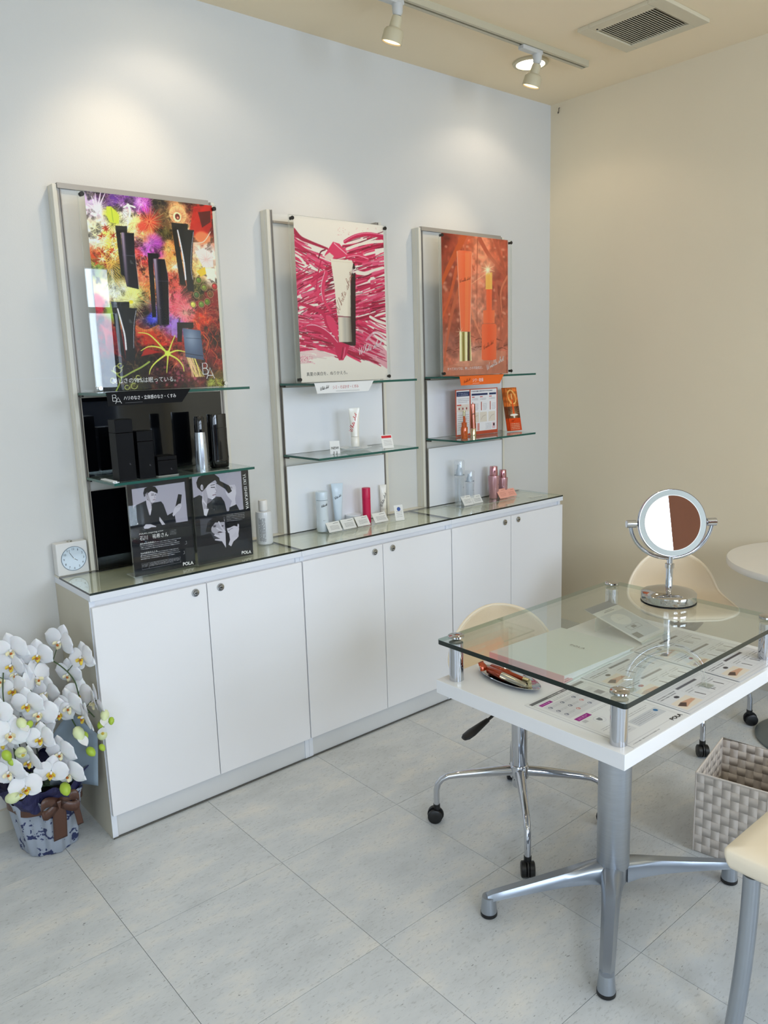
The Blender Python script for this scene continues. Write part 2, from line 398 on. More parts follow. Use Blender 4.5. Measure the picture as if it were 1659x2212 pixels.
# ------------------------------------------------------------ printed pictures (flat print painted per point)
def homog(src, dst):
    A = []; B = []
    for (x, y), (X, Y) in zip(src, dst):
        A.append([x, y, 1, 0, 0, 0, -X * x, -X * y]); B.append(X)
        A.append([0, 0, 0, x, y, 1, -Y * x, -Y * y]); B.append(Y)
    h = np.linalg.solve(np.array(A, float), np.array(B, float)); return np.append(h, 1).reshape(3, 3)
class Pic:
    """small raster painter; corners = the sheet's corners (TL, TR, BR, BL) in the drawing's own coordinates"""
    def __init__(s, w, h, corners, bg=(255, 255, 255)):
        s.w, s.h = w, h
        s.a = np.empty((h, w, 3)); s.a[:] = bg
        s.H = homog(corners, [(0, 0), (w - 1, 0), (w - 1, h - 1), (0, h - 1)])
        s.Y, s.X = np.mgrid[0:h, 0:w].astype(float)
        s.k = (abs(np.linalg.det(s.H[:2, :2]))) ** .5
        s.rs = np.random.RandomState(5)
    def tp(s, p):
        q = s.H @ np.array([p[0], p[1], 1.0]); return q[0] / q[2], q[1] / q[2]
    def win(s, x0, x1, y0, y1, pad=2):
        a, b = max(0, int(y0 - pad)), min(s.h, int(y1 + pad) + 2); c, d = max(0, int(x0 - pad)), min(s.w, int(x1 + pad) + 2)
        return (slice(a, b), slice(c, d)) if a < b and c < d else None
    def mixin(s, sl, m, col, al):
        m = np.clip(m, 0, 1)[..., None] * al; s.a[sl] = s.a[sl] * (1 - m) + np.array(col, float) * m
    def poly(s, pts, col, al=1, raw=False):
        P = np.array(pts if raw else [s.tp(p) for p in pts]); sl = s.win(P[:, 0].min(), P[:, 0].max(), P[:, 1].min(), P[:, 1].max(), 0)
        if sl is None: return
        acc = 0
        for ox, oy in ((-.25, -.25), (.25, -.25), (-.25, .25), (.25, .25)):
            X, Y = s.X[sl] + ox, s.Y[sl] + oy; ins = np.zeros(X.shape, bool)
            for i in range(len(P)):
                x1, y1 = P[i]; x2, y2 = P[i - 1]
                if y1 == y2: continue
                c = ((y1 > Y) != (y2 > Y)) & (X < (x2 - x1) * (Y - y1) / (y2 - y1) + x1); ins ^= c
            acc = acc + ins
        m = acc / 4.0
        if callable(col):
            u = (s.X[sl] - P[:, 0].min()) / max(np.ptp(P[:, 0]), 1); v = (s.Y[sl] - P[:, 1].min()) / max(np.ptp(P[:, 1]), 1)
            cc = col(u, v); m = m[..., None] * al; s.a[sl] = s.a[sl] * (1 - m) + cc * m
        else: s.mixin(sl, m, col, al)
    def line(s, pts, wd, col, al=1, w2=None, raw=False):
        P = [np.array(p if raw else s.tp(p)) for p in pts]; wd = wd * (1 if raw else s.k); w2 = wd if w2 is None else w2 * (1 if raw else s.k)
        n = len(P) - 1
        for i in range(n):
            a, b = P[i], P[i + 1]; wa = wd + (w2 - wd) * i / n; wb = wd + (w2 - wd) * (i + 1) / n; mw = max(wa, wb)
            sl = s.win(min(a[0], b[0]) - mw, max(a[0], b[0]) + mw, min(a[1], b[1]) - mw, max(a[1], b[1]) + mw, 1)
            if sl is None: continue
            d = b - a; L2 = d @ d + 1e-9
            t = np.clip(((s.X[sl] - a[0]) * d[0] + (s.Y[sl] - a[1]) * d[1]) / L2, 0, 1)
            ds = np.hypot(s.X[sl] - a[0] - t * d[0], s.Y[sl] - a[1] - t * d[1])
            s.mixin(sl, (wa + (wb - wa) * t) / 2 + .5 - ds, col, al)
    def curve(s, pts, wd, col, al=1, w2=None):
        q = [np.array(p, float) for p in pts]; d = []
        for i in range(len(q) - 1):
            p0, p1, p2, p3 = q[max(i - 1, 0)], q[i], q[i + 1], q[min(i + 2, len(q) - 1)]
            for k in range(6):
                t = k / 6; d.append(.5 * (2 * p1 + (p2 - p0) * t + (2 * p0 - 5 * p1 + 4 * p2 - p3) * t * t + (3 * p1 - p0 - 3 * p2 + p3) * t ** 3))
        s.line(d + [q[-1]], wd, col, al, w2)
    def ell(s, cx, cy, rx, ry, col, al=1, soft=0.0, rot=0):
        c = s.tp((cx, cy)); rx *= s.k; ry *= s.k; mr = max(rx, ry) * (1 + soft)
        sl = s.win(c[0] - mr, c[0] + mr, c[1] - mr, c[1] + mr)
        if sl is None: return
        X, Y = s.X[sl] - c[0], s.Y[sl] - c[1]; ca, sa = math.cos(rot), math.sin(rot)
        d = np.hypot((X * ca + Y * sa) / rx, (-X * sa + Y * ca) / ry)
        m = np.clip((1 + soft - d) / (2 * soft), 0, 1) ** 1.5 if soft else (1 - d) * min(rx, ry) + .5
        s.mixin(sl, m, col, al)
    def burst(s, cx, cy, r0, r1, n, col, wd, al=.9, a0=0, a1=2 * PI, curve=0.0, w2=None):
        for k in range(n):
            t = a0 + (a1 - a0) * (k + s.rs.rand() * .7) / n; rr = r1 * (.65 + .45 * s.rs.rand())
            c = np.array(col, float) * (.8 + .3 * s.rs.rand())
            p = [(cx + q * math.cos(t + curve * (q - r0) / (r1)), cy + q * math.sin(t + curve * (q - r0) / (r1))) for q in np.linspace(r0, rr, 5)]
            s.line(p, wd, np.clip(c, 0, 255), al, wd * .3 if w2 is None else w2)
    def noise(s, cell, seed=0, oct=3):
        rs = np.random.RandomState(seed); out = 0; amp = 1; tot = 0
        for o in range(oct):
            gh, gw = int(s.h / cell) + 3, int(s.w / cell) + 3; gr = rs.rand(gh, gw)
            y, x = s.Y / cell, s.X / cell; yi, xi = y.astype(int), x.astype(int); fy, fx = y - yi, x - xi
            fy, fx = fy * fy * (3 - 2 * fy), fx * fx * (3 - 2 * fx)
            v = (gr[yi, xi] * (1 - fx) + gr[yi, xi + 1] * fx) * (1 - fy) + (gr[yi + 1, xi] * (1 - fx) + gr[yi + 1, xi + 1] * fx) * fy
            out = out + v * amp; tot += amp; amp *= .5; cell = max(cell / 2, 1.2)
        return out / tot
    def textrows(s, x0, y0, x1, y1, rows, col, al=.8, ht=.45, skew=0.0, seed=1):
        """rows of unreadably small print, as in the photograph"""
        rs = np.random.RandomState(seed)
        for k in range(rows):
            y = y0 + (y1 - y0) * (k + .5) / rows; hh = (y1 - y0) / rows * ht; x = x0; xe = x1 - (x1 - x0) * .25 * rs.rand() * (k == rows - 1)
            while x < xe:
                ww = hh * (.5 + rs.rand()); s.line([(x, y + skew * (x - x0)), (min(x + ww, xe), y + skew * (x + ww - x0))], hh * (.6 + .4 * rs.rand()), col, al * (.5 + .5 * rs.rand())); x += ww + hh * .5
    def mesh(s, name, origin, right, up, W, Hh, parent, mtl=None, **props):
        """sheet of W x Hh metres; origin = bottom-left corner"""
        a, b, o3 = np.array(right, float), np.array(up, float), np.array(origin, float)
        gx = s.X / (s.w - 1) * W; gy = (1 - s.Y / (s.h - 1)) * Hh
        P = (o3 + gx[..., None] * a + gy[..., None] * b).reshape(-1, 3).astype(np.float32)
        nf = (s.w - 1) * (s.h - 1); i = np.arange(s.h - 1)[:, None] * s.w + np.arange(s.w - 1)[None]
        i = i.ravel(); q = np.stack([i + s.w, i + s.w + 1, i + 1, i], 1).astype(np.int32)
        me = bpy.data.meshes.new(name); me.vertices.add(len(P)); me.vertices.foreach_set('co', P.ravel())
        me.loops.add(nf * 4); me.loops.foreach_set('vertex_index', q.ravel()); me.polygons.add(nf)
        me.polygons.foreach_set('loop_start', np.arange(nf, dtype=np.int32) * 4); me.update(calc_edges=True)
        c = np.clip(s.a, 0, 255) / 255.0; c = np.where(c <= .04045, c / 12.92, ((c + .055) / 1.055) ** 2.4)
        at = me.color_attributes.new('print', 'FLOAT_COLOR', 'POINT')
        at.data.foreach_set('color', np.concatenate([c.reshape(-1, 3), np.ones((len(P), 1))], 1).astype(np.float32).ravel())
        me.materials.append(mtl or PRINT)
        o = bpy.data.objects.new(name, me); COL.objects.link(o)
        if parent is not None: o.parent = parent
        for k, v in props.items(): o[k] = v
        return o

def field(p, pts, pw=3.0, warp=12, seed=3):
    """colour field blended from (x, y, rgb) control points with warped coordinates"""
    wx = (p.noise(22, seed) - .5) * warp * 2; wy = (p.noise(22, seed + 9) - .5) * warp * 2
    X, Y = p.X + wx, p.Y + wy; num = 0; den = 0
    for x, y, c in pts:
        q = p.tp((x, y)); d = 1.0 / ((X - q[0]) ** 2 + (Y - q[1]) ** 2 + 9) ** (pw / 2 + .3)
        num = num + d[..., None] * np.array(c, float); den = den + d
    p.a = num / den[..., None]

def poster_flowers():
    p = Pic(324, 454, [(340, 153), (1250, 253), (1340, 1550), (470, 1583)])
    W_, Y_, O_, RD, K_, PU, GR, PK, CR = (246, 236, 222), (240, 214, 90), (240, 132, 60), (200, 40, 30), (24, 16, 18), (110, 50, 150), (140, 160, 40), (226, 70, 140), (150, 20, 34)
    field(p, [(380, 200, (200, 170, 210)), (450, 180, (60, 20, 70)), (420, 300, (236, 210, 226)), (540, 230, (90, 40, 130)), (680, 200, (130, 60, 160)), (540, 320, (200, 210, 60)), (640, 330, W_), (760, 240, (180, 60, 170)), (860, 230, K_), (900, 330, (90, 60, 30)), (1000, 300, (236, 170, 110)), (1100, 220, (60, 16, 16)), (1180, 300, (196, 34, 26)), (1220, 400, (90, 12, 18)), (430, 420, (250, 240, 200)), (400, 500, W_), (480, 480, (240, 200, 100)), (540, 560, (244, 190, 80)), (430, 600, (190, 70, 30)), (500, 640, (150, 40, 30)), (430, 700, (120, 150, 50)), (540, 720, (90, 90, 30)), (740, 400, (240, 96, 60)), (680, 400, (250, 220, 140)), (800, 470, (246, 150, 80)), (860, 540, (180, 60, 170)), (800, 560, (200, 90, 200)), (900, 460, (80, 70, 30)), (950, 560, (236, 130, 60)), (760, 640, (226, 70, 60)), (760, 720, (236, 120, 90)), (950, 660, (240, 170, 90)), (950, 780, (240, 90, 80)), (1180, 480, (236, 130, 90)), (1200, 600, (240, 214, 206)), (1180, 700, (240, 190, 110)), (1250, 760, (244, 220, 200)), (1180, 860, (60, 60, 26)), (1240, 900, (120, 30, 34)), (480, 860, (230, 220, 160)), (560, 860, (226, 226, 190)), (700, 900, (226, 226, 120)), (800, 860, (236, 150, 80)), (440, 960, (190, 30, 60)), (520, 1010, (150, 180, 70)), (480, 1120, (130, 14, 26)), (500, 1250, (110, 16, 20)), (760, 1000, (60, 30, 30)), (820, 1050, (60, 70, 180)), (1000, 960, (240, 90, 110)), (1060, 1020, (236, 110, 120)), (1200, 1000, (120, 20, 30)), (980, 1100, (160, 110, 200)), (1180, 1080, (210, 60, 30)), (760, 1190, (160, 36, 24)), (850, 1200, (190, 60, 36)), (1020, 1250, (200, 50, 50)), (1250, 1200, (60, 14, 18)), (1270, 1350, (130, 24, 34)), (540, 1380, K_), (640, 1440, K_), (760, 1370, K_), (860, 1420, (60, 20, 34)), (960, 1480, (90, 30, 50)), (1080, 1340, (190, 110, 110)), (1180, 1480, (60, 20, 30)), (1290, 1500, (120, 100, 50)), (520, 1520, (30, 30, 26)), (700, 1540, (60, 60, 30))], 3.4, 9)
    n = p.noise(9, 21, 3); n2 = p.noise(5, 8, 2); rid = 1 - abs(n - .5) * 6
    p.a *= (0.70 + .62 * n)[..., None]
    dk = np.clip((p.noise(14, 8, 3) - .56) * 7, 0, 1) * .55; p.a *= (1 - dk)[..., None]
    hl = np.clip(rid, 0, 1) ** 3 * .35; p.a += (255 - p.a) * hl[..., None] * np.array([.9, .8, .45])
    low = np.clip((p.Y / p.h - .55) * 2.2, 0, 1); p.a *= (1 - .38 * low * (p.noise(26, 31, 3) > .42))[..., None]
    for _ in range(170):
        x, y = 360 + 960 * p.rs.rand(), 180 + 1370 * p.rs.rand(); q = p.tp((x, y))
        if not (0 <= q[0] < p.w and 0 <= q[1] < p.h): continue
        c = p.a[int(q[1]), int(q[0])].copy(); f_ = 1.45 if _ % 3 else .45; c = np.clip(c * f_ + (34 if _ % 3 else 0), 0, 255)
        if y > 1000 and _ % 3: c = c * np.array([1.0, .75, .6])
        p.burst(x, y, 3, 34 + 66 * p.rs.rand(), 9 + p.rs.randint(22), c, 3.2, .62, curve=p.rs.rand() * 1.6 - .8)
        if _ % 4 == 0:
            a = p.rs.rand() * 6.3; L = 60 + 90 * p.rs.rand(); p.curve([(x, y), (x + L * .5 * math.cos(a) - 14, y + L * .5 * math.sin(a)), (x + L * math.cos(a), y + L * math.sin(a) + 10)], 4, np.clip(c * 1.2 + 20, 0, 255), .7, 1)
    for a in (-2.6, -2.2, -1.9, -1.5, -1.2): p.line([(450 + 100 * math.cos(a), 330 + 170 * math.sin(a)), (430, 300)], 5, (236, 220, 236), .9, 20)
    p.curve([(650, 250), (665, 300), (650, 380), (640, 430)], 22, W_, .95, 8); p.curve([(620, 268), (655, 255), (700, 268)], 12, W_, .95)
    p.burst(800, 370, 6, 110, 46, (236, 60, 40), 6, .85); p.burst(800, 370, 10, 130, 16, (255, 190, 120), 4, .7)
    p.burst(700, 370, 4, 70, 24, (255, 226, 150), 9, .7); p.ell(750, 400, 36, 40, (232, 80, 60), .8, .3); p.ell(720, 360, 24, 24, (255, 216, 140), .8, .3)
    p.poly([(496, 262), (530, 262), (585, 320), (585, 385), (520, 375), (500, 330)], (206, 214, 60)); p.line([(530, 270), (545, 370)], 5, (150, 180, 50))
    p.ell(1005, 320, 75, 70, (240, 190, 130)); p.burst(1005, 330, 30, 72, 40, (196, 110, 80), 4, .8); p.ell(1000, 335, 34, 38, (250, 224, 180)); p.ell(1003, 333, 21, 24, (110, 36, 26)); p.ell(1005, 340, 9, 9, (230, 150, 120))
    p.poly([(1120, 260), (1245, 250), (1250, 400), (1180, 520), (1090, 430)], (196, 34, 26), .8); p.poly([(1150, 300), (1240, 290), (1240, 370), (1180, 410)], (70, 10, 18), .8)
    p.ell(1180, 480, 70, 50, (240, 140, 90), .85, .2); p.curve([(1110, 520), (1190, 510), (1240, 440)], 6, (250, 210, 190))
    p.poly([(1130, 580), (1190, 555), (1255, 600), (1262, 690), (1190, 700), (1160, 640)], (240, 216, 208)); p.burst(1210, 640, 5, 60, 16, (226, 180, 170), 4, .6)
    p.poly([(1180, 700), (1270, 700), (1275, 800), (1220, 760)], (246, 226, 206)); p.poly([(1140, 720), (1200, 690), (1210, 740), (1170, 760)], (236, 190, 60))
    for cx, cy, c in ((1155, 785, (96, 120, 50)), (1195, 838, (120, 130, 60)), (1240, 885, (120, 80, 50)), (1140, 890, (80, 100, 60)), (1218, 940, (100, 120, 40)), (1175, 958, (110, 130, 60)), (1115, 960, (200, 190, 90)), (1270, 830, (180, 60, 60))):
        p.ell(cx, cy, 29, 29, (200, 170, 120)); p.ell(cx, cy, 26, 26, (70, 30, 26)); p.ell(cx, cy, 22, 22, c); p.ell(cx - 5, cy - 6, 10, 9, np.array(c) * 1.4, .7, .4)
    p.ell(840, 500, 70, 55, (190, 80, 190), .7, .4); p.burst(800, 520, 10, 110, 20, (230, 160, 220), 4, .6)
    for _ in range(26):
        x, y = 400 + 170 * p.rs.rand(), 400 + 260 * p.rs.rand(); p.burst(x, y, 2, 34, 6, (252, 240, 190) if _ % 3 else (190, 60, 30), 9, .8)
    p.burst(540, 660, 8, 130, 22, (244, 200, 90), 5, .8)
    for _ in range(7): p.curve([(430 + 20 * _, 560 + 16 * _), (500, 640 + 10 * _), (590, 700 + 22 * _)], 4, (240, 190, 90), .8)
    for _ in range(30):
        x, y = 700 + 360 * p.rs.rand(), 560 + 380 * p.rs.rand(); a = p.rs.rand() * 6.3; L = 50 + 60 * p.rs.rand()
        p.curve([(x, y), (x + L * .5 * math.cos(a), y + L * .5 * math.sin(a) + 12), (x + L * math.cos(a), y + L * math.sin(a))], 5, [(250, 190, 150), (236, 90, 70), (250, 150, 70)][_ % 3], .75, 1)
    p.burst(1010, 960, 5, 130, 50, (240, 110, 120), 6, .7, curve=.5); p.burst(1060, 1020, 4, 120, 24, (250, 190, 170), 3, .7, curve=-.6)
    p.ell(560, 1010, 75, 66, (150, 176, 66), .9, .15); p.burst(560, 1010, 4, 60, 14, (196, 206, 120), 3, .6)
    p.burst(670, 930, 6, 120, 80, (230, 226, 130), 3.5, .85); p.burst(670, 930, 4, 150, 40, (240, 236, 200), 2.5, .7); p.ell(670, 940, 18, 14, (236, 210, 60))
    p.ell(440, 960, 40, 70, (196, 34, 64), .85, .3)
    for _ in range(16): p.curve([(440 + 5 * _, 1090 + 4 * _), (500, 1140 + 9 * _), (620 + 4 * _, 1180 + 12 * _)], 4, (176, 30, 34), .7)
    p.ell(820, 1060, 46, 40, (54, 60, 190), .9, .35); p.burst(835, 1060, 4, 50, 20, (120, 120, 226), 4, .8); p.poly([(960, 1070), (1010, 1060), (1000, 1200), (960, 1180)], (170, 130, 206), .8)
    for _ in range(10): p.curve([(705, 1110 + 8 * _), (780, 1140 + 4 * _), (875, 1100 + 9 * _)], 4, (240, 150 - 6 * _, 70), .75)
    p.poly([(740, 1160), (830, 1150), (900, 1260), (800, 1240)], (196, 60, 34), .8); p.poly([(740, 1330), (770, 1270), (880, 1300)], (190, 44, 34), .8)
    YG = (196, 206, 80)
    for q in ([(930, 1310), (850, 1220), (790, 1170), (720, 1160)], [(930, 1310), (880, 1270), (800, 1260), (740, 1290)], [(935, 1310), (960, 1240), (985, 1180)], [(940, 1310), (1000, 1290), (1060, 1300)], [(930, 1310), (850, 1370), (810, 1420), (800, 1460)], [(935, 1315), (1000, 1350), (1040, 1400), (1050, 1440)], [(935, 1315), (930, 1380), (925, 1450)]): p.curve(q, 16, YG, .95, 5); p.curve(q, 4, (236, 226, 130), .7, 2)
    p.ell(932, 1310, 26, 22, (210, 220, 96))
    GL = (150, 164, 80)
    p.curve([(800, 1370), (740, 1410), (680, 1440), (600, 1480), (560, 1450), (530, 1430)], 14, GL, 1, 10); p.curve([(600, 1480), (580, 1540), (560, 1580)], 10, GL)
    for cx, cy, rr in ((570, 1420, 34), (590, 1395, 22), (540, 1500, 24), (690, 1540, 26), (640, 1550, 20), (720, 1480, 20)): p.curve([(cx + rr * math.cos(t) * (1 - t / 14), cy + rr * math.sin(t) * (1 - t / 14)) for t in np.linspace(0, 5.4, 8)], 5, (176, 180, 100), .9)
    for _ in range(24):
        x, y = 830 + 330 * p.rs.rand(), 1380 + 160 * p.rs.rand(); p.ell(x, y, 12, 12, (180, 90, 110), .55, .4)
    for _ in range(22):
        x = 1060 + 60 * p.rs.rand(); p.curve([(x, 1290 + 40 * p.rs.rand()), (x + 30, 1400), (x + 40 + 40 * p.rs.rand(), 1480)], 5, (236, 190, 150) if _ % 2 else (230, 216, 120), .8)
    for _ in range(20):
        x, y = 1120 + 200 * p.rs.rand(), 1040 + 300 * p.rs.rand(); p.curve([(x, y), (x + 40, y + 50), (x + 20, y + 110)], 4, (206, 50, 36) if _ % 2 else (226, 110, 60), .7)
    for _ in range(26): p.burst(1220 + 110 * p.rs.rand(), 1500 + 50 * p.rs.rand(), 2, 30, 5, (190, 196, 90), 3, .7)
    # recesses and black containers
    def hole(q): p.poly(q, (14, 12, 14), .93)
    hole([(558, 398), (644, 402), (644, 450), (596, 450), (626, 760), (600, 740)]); hole([(958, 374), (1078, 384), (1076, 425), (998, 420), (1064, 820), (1022, 815)])
    hole([(788, 590), (868, 596), (868, 632), (828, 632), (850, 1050), (822, 1052)]); hole([(526, 938), (658, 940), (658, 982), (572, 980), (632, 1360), (588, 1310)]); hole([(1000, 1086), (1118, 1088), (1118, 1130), (1038, 1130), (1034, 1230), (1002, 1226)])
    def body(q, hi=None):
        p.poly(q, lambda uu, vv: np.stack([24 + 150 * np.exp(-((uu - .16) / .13) ** 2) * (1 - vv * .7), 22 + 130 * np.exp(-((uu - .16) / .13) ** 2) * (1 - vv * .7), 32 + 140 * np.exp(-((uu - .16) / .13) ** 2) * (1 - vv * .7)], -1) if hi else np.stack([20 + 0 * uu, 21 + 0 * uu, 27 + 0 * uu], -1))
    body([(600, 446), (692, 450), (698, 600), (718, 760), (726, 850), (640, 830), (620, 740), (608, 600)], 1); p.line([(608, 606), (698, 614)], 3, (130, 120, 140), .7); p.line([(699, 600), (728, 840)], 2.5, (210, 205, 215), .8)
    body([(828, 632), (912, 636), (936, 760), (944, 1104), (862, 1104), (846, 800)], 1); p.line([(842, 790), (938, 794)], 3, (120, 110, 130), .7); p.line([(914, 640), (938, 780), (944, 1100)], 2.5, (190, 190, 200), .7)
    for q, a, b in (([(998, 418), (1122, 428), (1112, 560), (1108, 700), (1122, 870), (1076, 860), (1062, 760), (1040, 600)], [(1004, 430), (1028, 540), (1050, 660), (1062, 780)], [(1118, 440), (1104, 560), (1100, 690), (1112, 780)]),
                    ([(570, 978), (712, 986), (700, 1100), (694, 1230), (700, 1362), (632, 1360), (630, 1280), (600, 1100)], [(574, 990), (602, 1090), (624, 1180), (634, 1280)], [(706, 1000), (690, 1110), (688, 1270)])):
        body(q); p.curve(a, 11, (226, 222, 226), .95, 13); p.curve(b, 4, (200, 196, 206), .85)
    p.poly([(1040, 1130), (1168, 1146), (1194, 1360), (1062, 1336)], lambda uu, vv: np.stack([70 + 60 * np.exp(-((uu - .4) ** 2 + (vv - .3) ** 2) * 7), 84 + 60 * np.exp(-((uu - .4) ** 2 + (vv - .3) ** 2) * 7), 110 + 56 * np.exp(-((uu - .4) ** 2 + (vv - .3) ** 2) * 7)], -1)); p.line([(1064, 1200), (1172, 1206)], 2.5, (30, 36, 50)); p.line([(1060, 1310), (1186, 1330)], 4, (20, 24, 34))
    p.a = 118 + (p.a - 112) * 1.22
    return p

def poster_pink():
    p = Pic(240, 340, [(397, 157), (1234, 240), (1303, 1695), (512, 1728)], (247, 238, 226))
    rs = p.rs; A, B, C_, D = (206, 30, 84), (232, 58, 104), (120, 14, 46), (250, 190, 200)
    def clip(x, y):   # inside of the paint mass: bow-tie between curves
        top = 290 + 250 * math.exp(-((x - 690) / 230.0) ** 2) + (0 if x < 800 else 30); bot = 1560 - 90 * math.exp(-((x - 800) / 260.0) ** 2) + (70 if x > 1200 else 0)
        return top < y < bot
    for k in range(900):
        x = 400 + 880 * rs.rand(); y = 300 + 1250 * rs.rand()
        if not clip(x, y): continue
        c = [A, B, C_, A, (176, 20, 64), B, (236, 90, 130), C_, D][rs.randint(9)]
        left = x < 720; cy = (y - 920) / 600
        a = (.55 - .9 * cy if left else -.5 - .45 * cy * -1) + .25 * (rs.rand() - .5)
        if left: a = (.45 if y < 700 else -.5 if y < 1100 else .15) + .35 * (rs.rand() - .5)
        else: a = (-.28 if y < 1150 else .42) + .3 * (rs.rand() - .5)
        L = 110 + 150 * rs.rand(); cx_, sx_ = math.cos(a) * L / 2, math.sin(a) * L / 2
        if not clip(x + cx_, y + sx_) and not clip(x - cx_, y - sx_): continue
        w_ = 8 + 22 * rs.rand() if c is not D else 4
        if c is C_: w_ = 6 + 6 * rs.rand()
        p.curve([(x - cx_, y - sx_), (x, y + 10 * (rs.rand() - .5)), (x + cx_, y + sx_)], w_, c, .95, w_ * .5)
    p.curve([(405, 300), (470, 370), (560, 410), (720, 470)], 46, (176, 26, 70), 1, 20); p.curve([(880, 400), (980, 345), (1100, 325), (1236, 345)], 34, A, 1, 40); p.curve([(870, 400), (980, 335), (1100, 315), (1236, 330)], 6, (250, 150, 180), .9)
    p.poly([(1240, 340), (1170, 370), (1190, 410), (1240, 400)], A)
    p.curve([(900, 470), (1000, 430), (1120, 400), (1230, 390)], 26, (247, 236, 222), 1, 30)
    p.curve([(420, 530), (470, 560), (520, 620)], 22, (247, 236, 222)); p.curve([(560, 620), (600, 650), (650, 690)], 14, (247, 236, 222)); p.curve([(1000, 690), (1080, 700), (1150, 670), (1240, 640)], 40, (247, 236, 222), 1, 20)
    p.curve([(480, 1030), (560, 1010), (640, 1000)], 22, (247, 236, 222)); p.curve([(1130, 1110), (1200, 1150), (1290, 1180)], 26, (247, 236, 222)); p.curve([(1100, 1330), (1180, 1260), (1290, 1330)], 22, (240, 220, 220), .9)
    p.poly([(700, 520), (770, 402), (830, 420), (915, 520), (850, 555), (780, 560), (690, 560)], B); p.curve([(780, 415), (830, 460), (900, 520)], 7, (252, 200, 212)); p.poly([(690, 545), (740, 505), (782, 540), (770, 560), (720, 590)], (240, 214, 200))
    p.curve([(900, 545), (1000, 525), (1100, 560), (1060, 590), (960, 575)], 30, B, 1, 12); p.curve([(910, 545), (1000, 530), (1100, 560)], 5, (252, 190, 205))
    p.curve([(640, 560), (660, 500), (700, 480)], 12, C_); p.curve([(625, 850), (640, 700), (665, 580)], 14, A); p.curve([(715, 700), (690, 820), (700, 950), (760, 1060)], 40, B, 1, 26); p.curve([(700, 690), (670, 830), (690, 960)], 6, (252, 200, 212)); p.curve([(640, 830), (650, 930), (680, 970)], 26, B)
    p.curve([(480, 990), (600, 1030), (700, 1090), (730, 1180), (800, 1260)], 30, A, 1, 40); p.poly([(720, 1100), (790, 1120), (835, 1240), (835, 1340), (760, 1230), (730, 1160)], B)
    p.curve([(560, 1215), (660, 1230), (760, 1300), (840, 1390)], 40, A, 1, 60); p.curve([(500, 1205), (620, 1190), (740, 1250), (835, 1350)], 7, (252, 190, 205)); p.curve([(480, 1225), (600, 1160), (680, 1150)], 14, B)
    p.poly([(810, 1380), (945, 1370), (930, 1440), (890, 1520), (850, 1520), (815, 1440)], A); p.line([(885, 1400), (870, 1510)], 8, C_); p.line([(905, 1400), (890, 1500)], 6, (250, 150, 180))
    p.poly([(1060, 1150), (1300, 1450), (1303, 1605), (1180, 1520), (1000, 1440), (960, 1380)], A, .35); p.poly([(480, 1440), (640, 1420), (800, 1470), (840, 1540), (500, 1560)], (247, 238, 226), .85)
    for _ in range(60): p.ell(480 + 130 * rs.rand(), 1480 + 60 * rs.rand(), 3, 2.4, A, .7)
    for _ in range(40): p.ell(800 + 430 * rs.rand(), 260 + 100 * rs.rand(), 4, 2, (206, 90, 100), .5)
    # tube
    p.poly([(948, 690), (985, 700), (1002, 1380), (960, 1385), (865, 1350), (930, 1100)], (44, 22, 26)); p.poly([(940, 610), (972, 606), (985, 650), (950, 680)], (44, 22, 26)); p.ell(962, 680, 14, 26, (240, 224, 216), .7)
    p.poly([(750, 562), (948, 575), (962, 606), (940, 760), (950, 1110), (826, 1102), (790, 800)], lambda uu, vv: np.stack([248 - 90 * np.clip((uu - .72 + .1 * vv) * 3, 0, 1) * vv, 236 - 90 * np.clip((uu - .72 + .1 * vv) * 3, 0, 1) * vv, 216 - 84 * np.clip((uu - .72 + .1 * vv) * 3, 0, 1) * vv], -1))
    p.line([(752, 584), (955, 598)], 3, (226, 206, 180)); p.poly([(832, 1112), (950, 1116), (968, 1348), (846, 1350)], lambda uu, vv: np.stack([214 - 130 * np.clip((uu - .62) * 2.6, 0, 1) + 20 * np.sin(uu * 9), 204 - 130 * np.clip((uu - .62) * 2.6, 0, 1) + 18 * np.sin(uu * 9), 188 - 120 * np.clip((uu - .62) * 2.6, 0, 1) + 14 * np.sin(uu * 9)], -1)); p.line([(830, 1106), (952, 1112)], 5, (110, 84, 80))
    return p

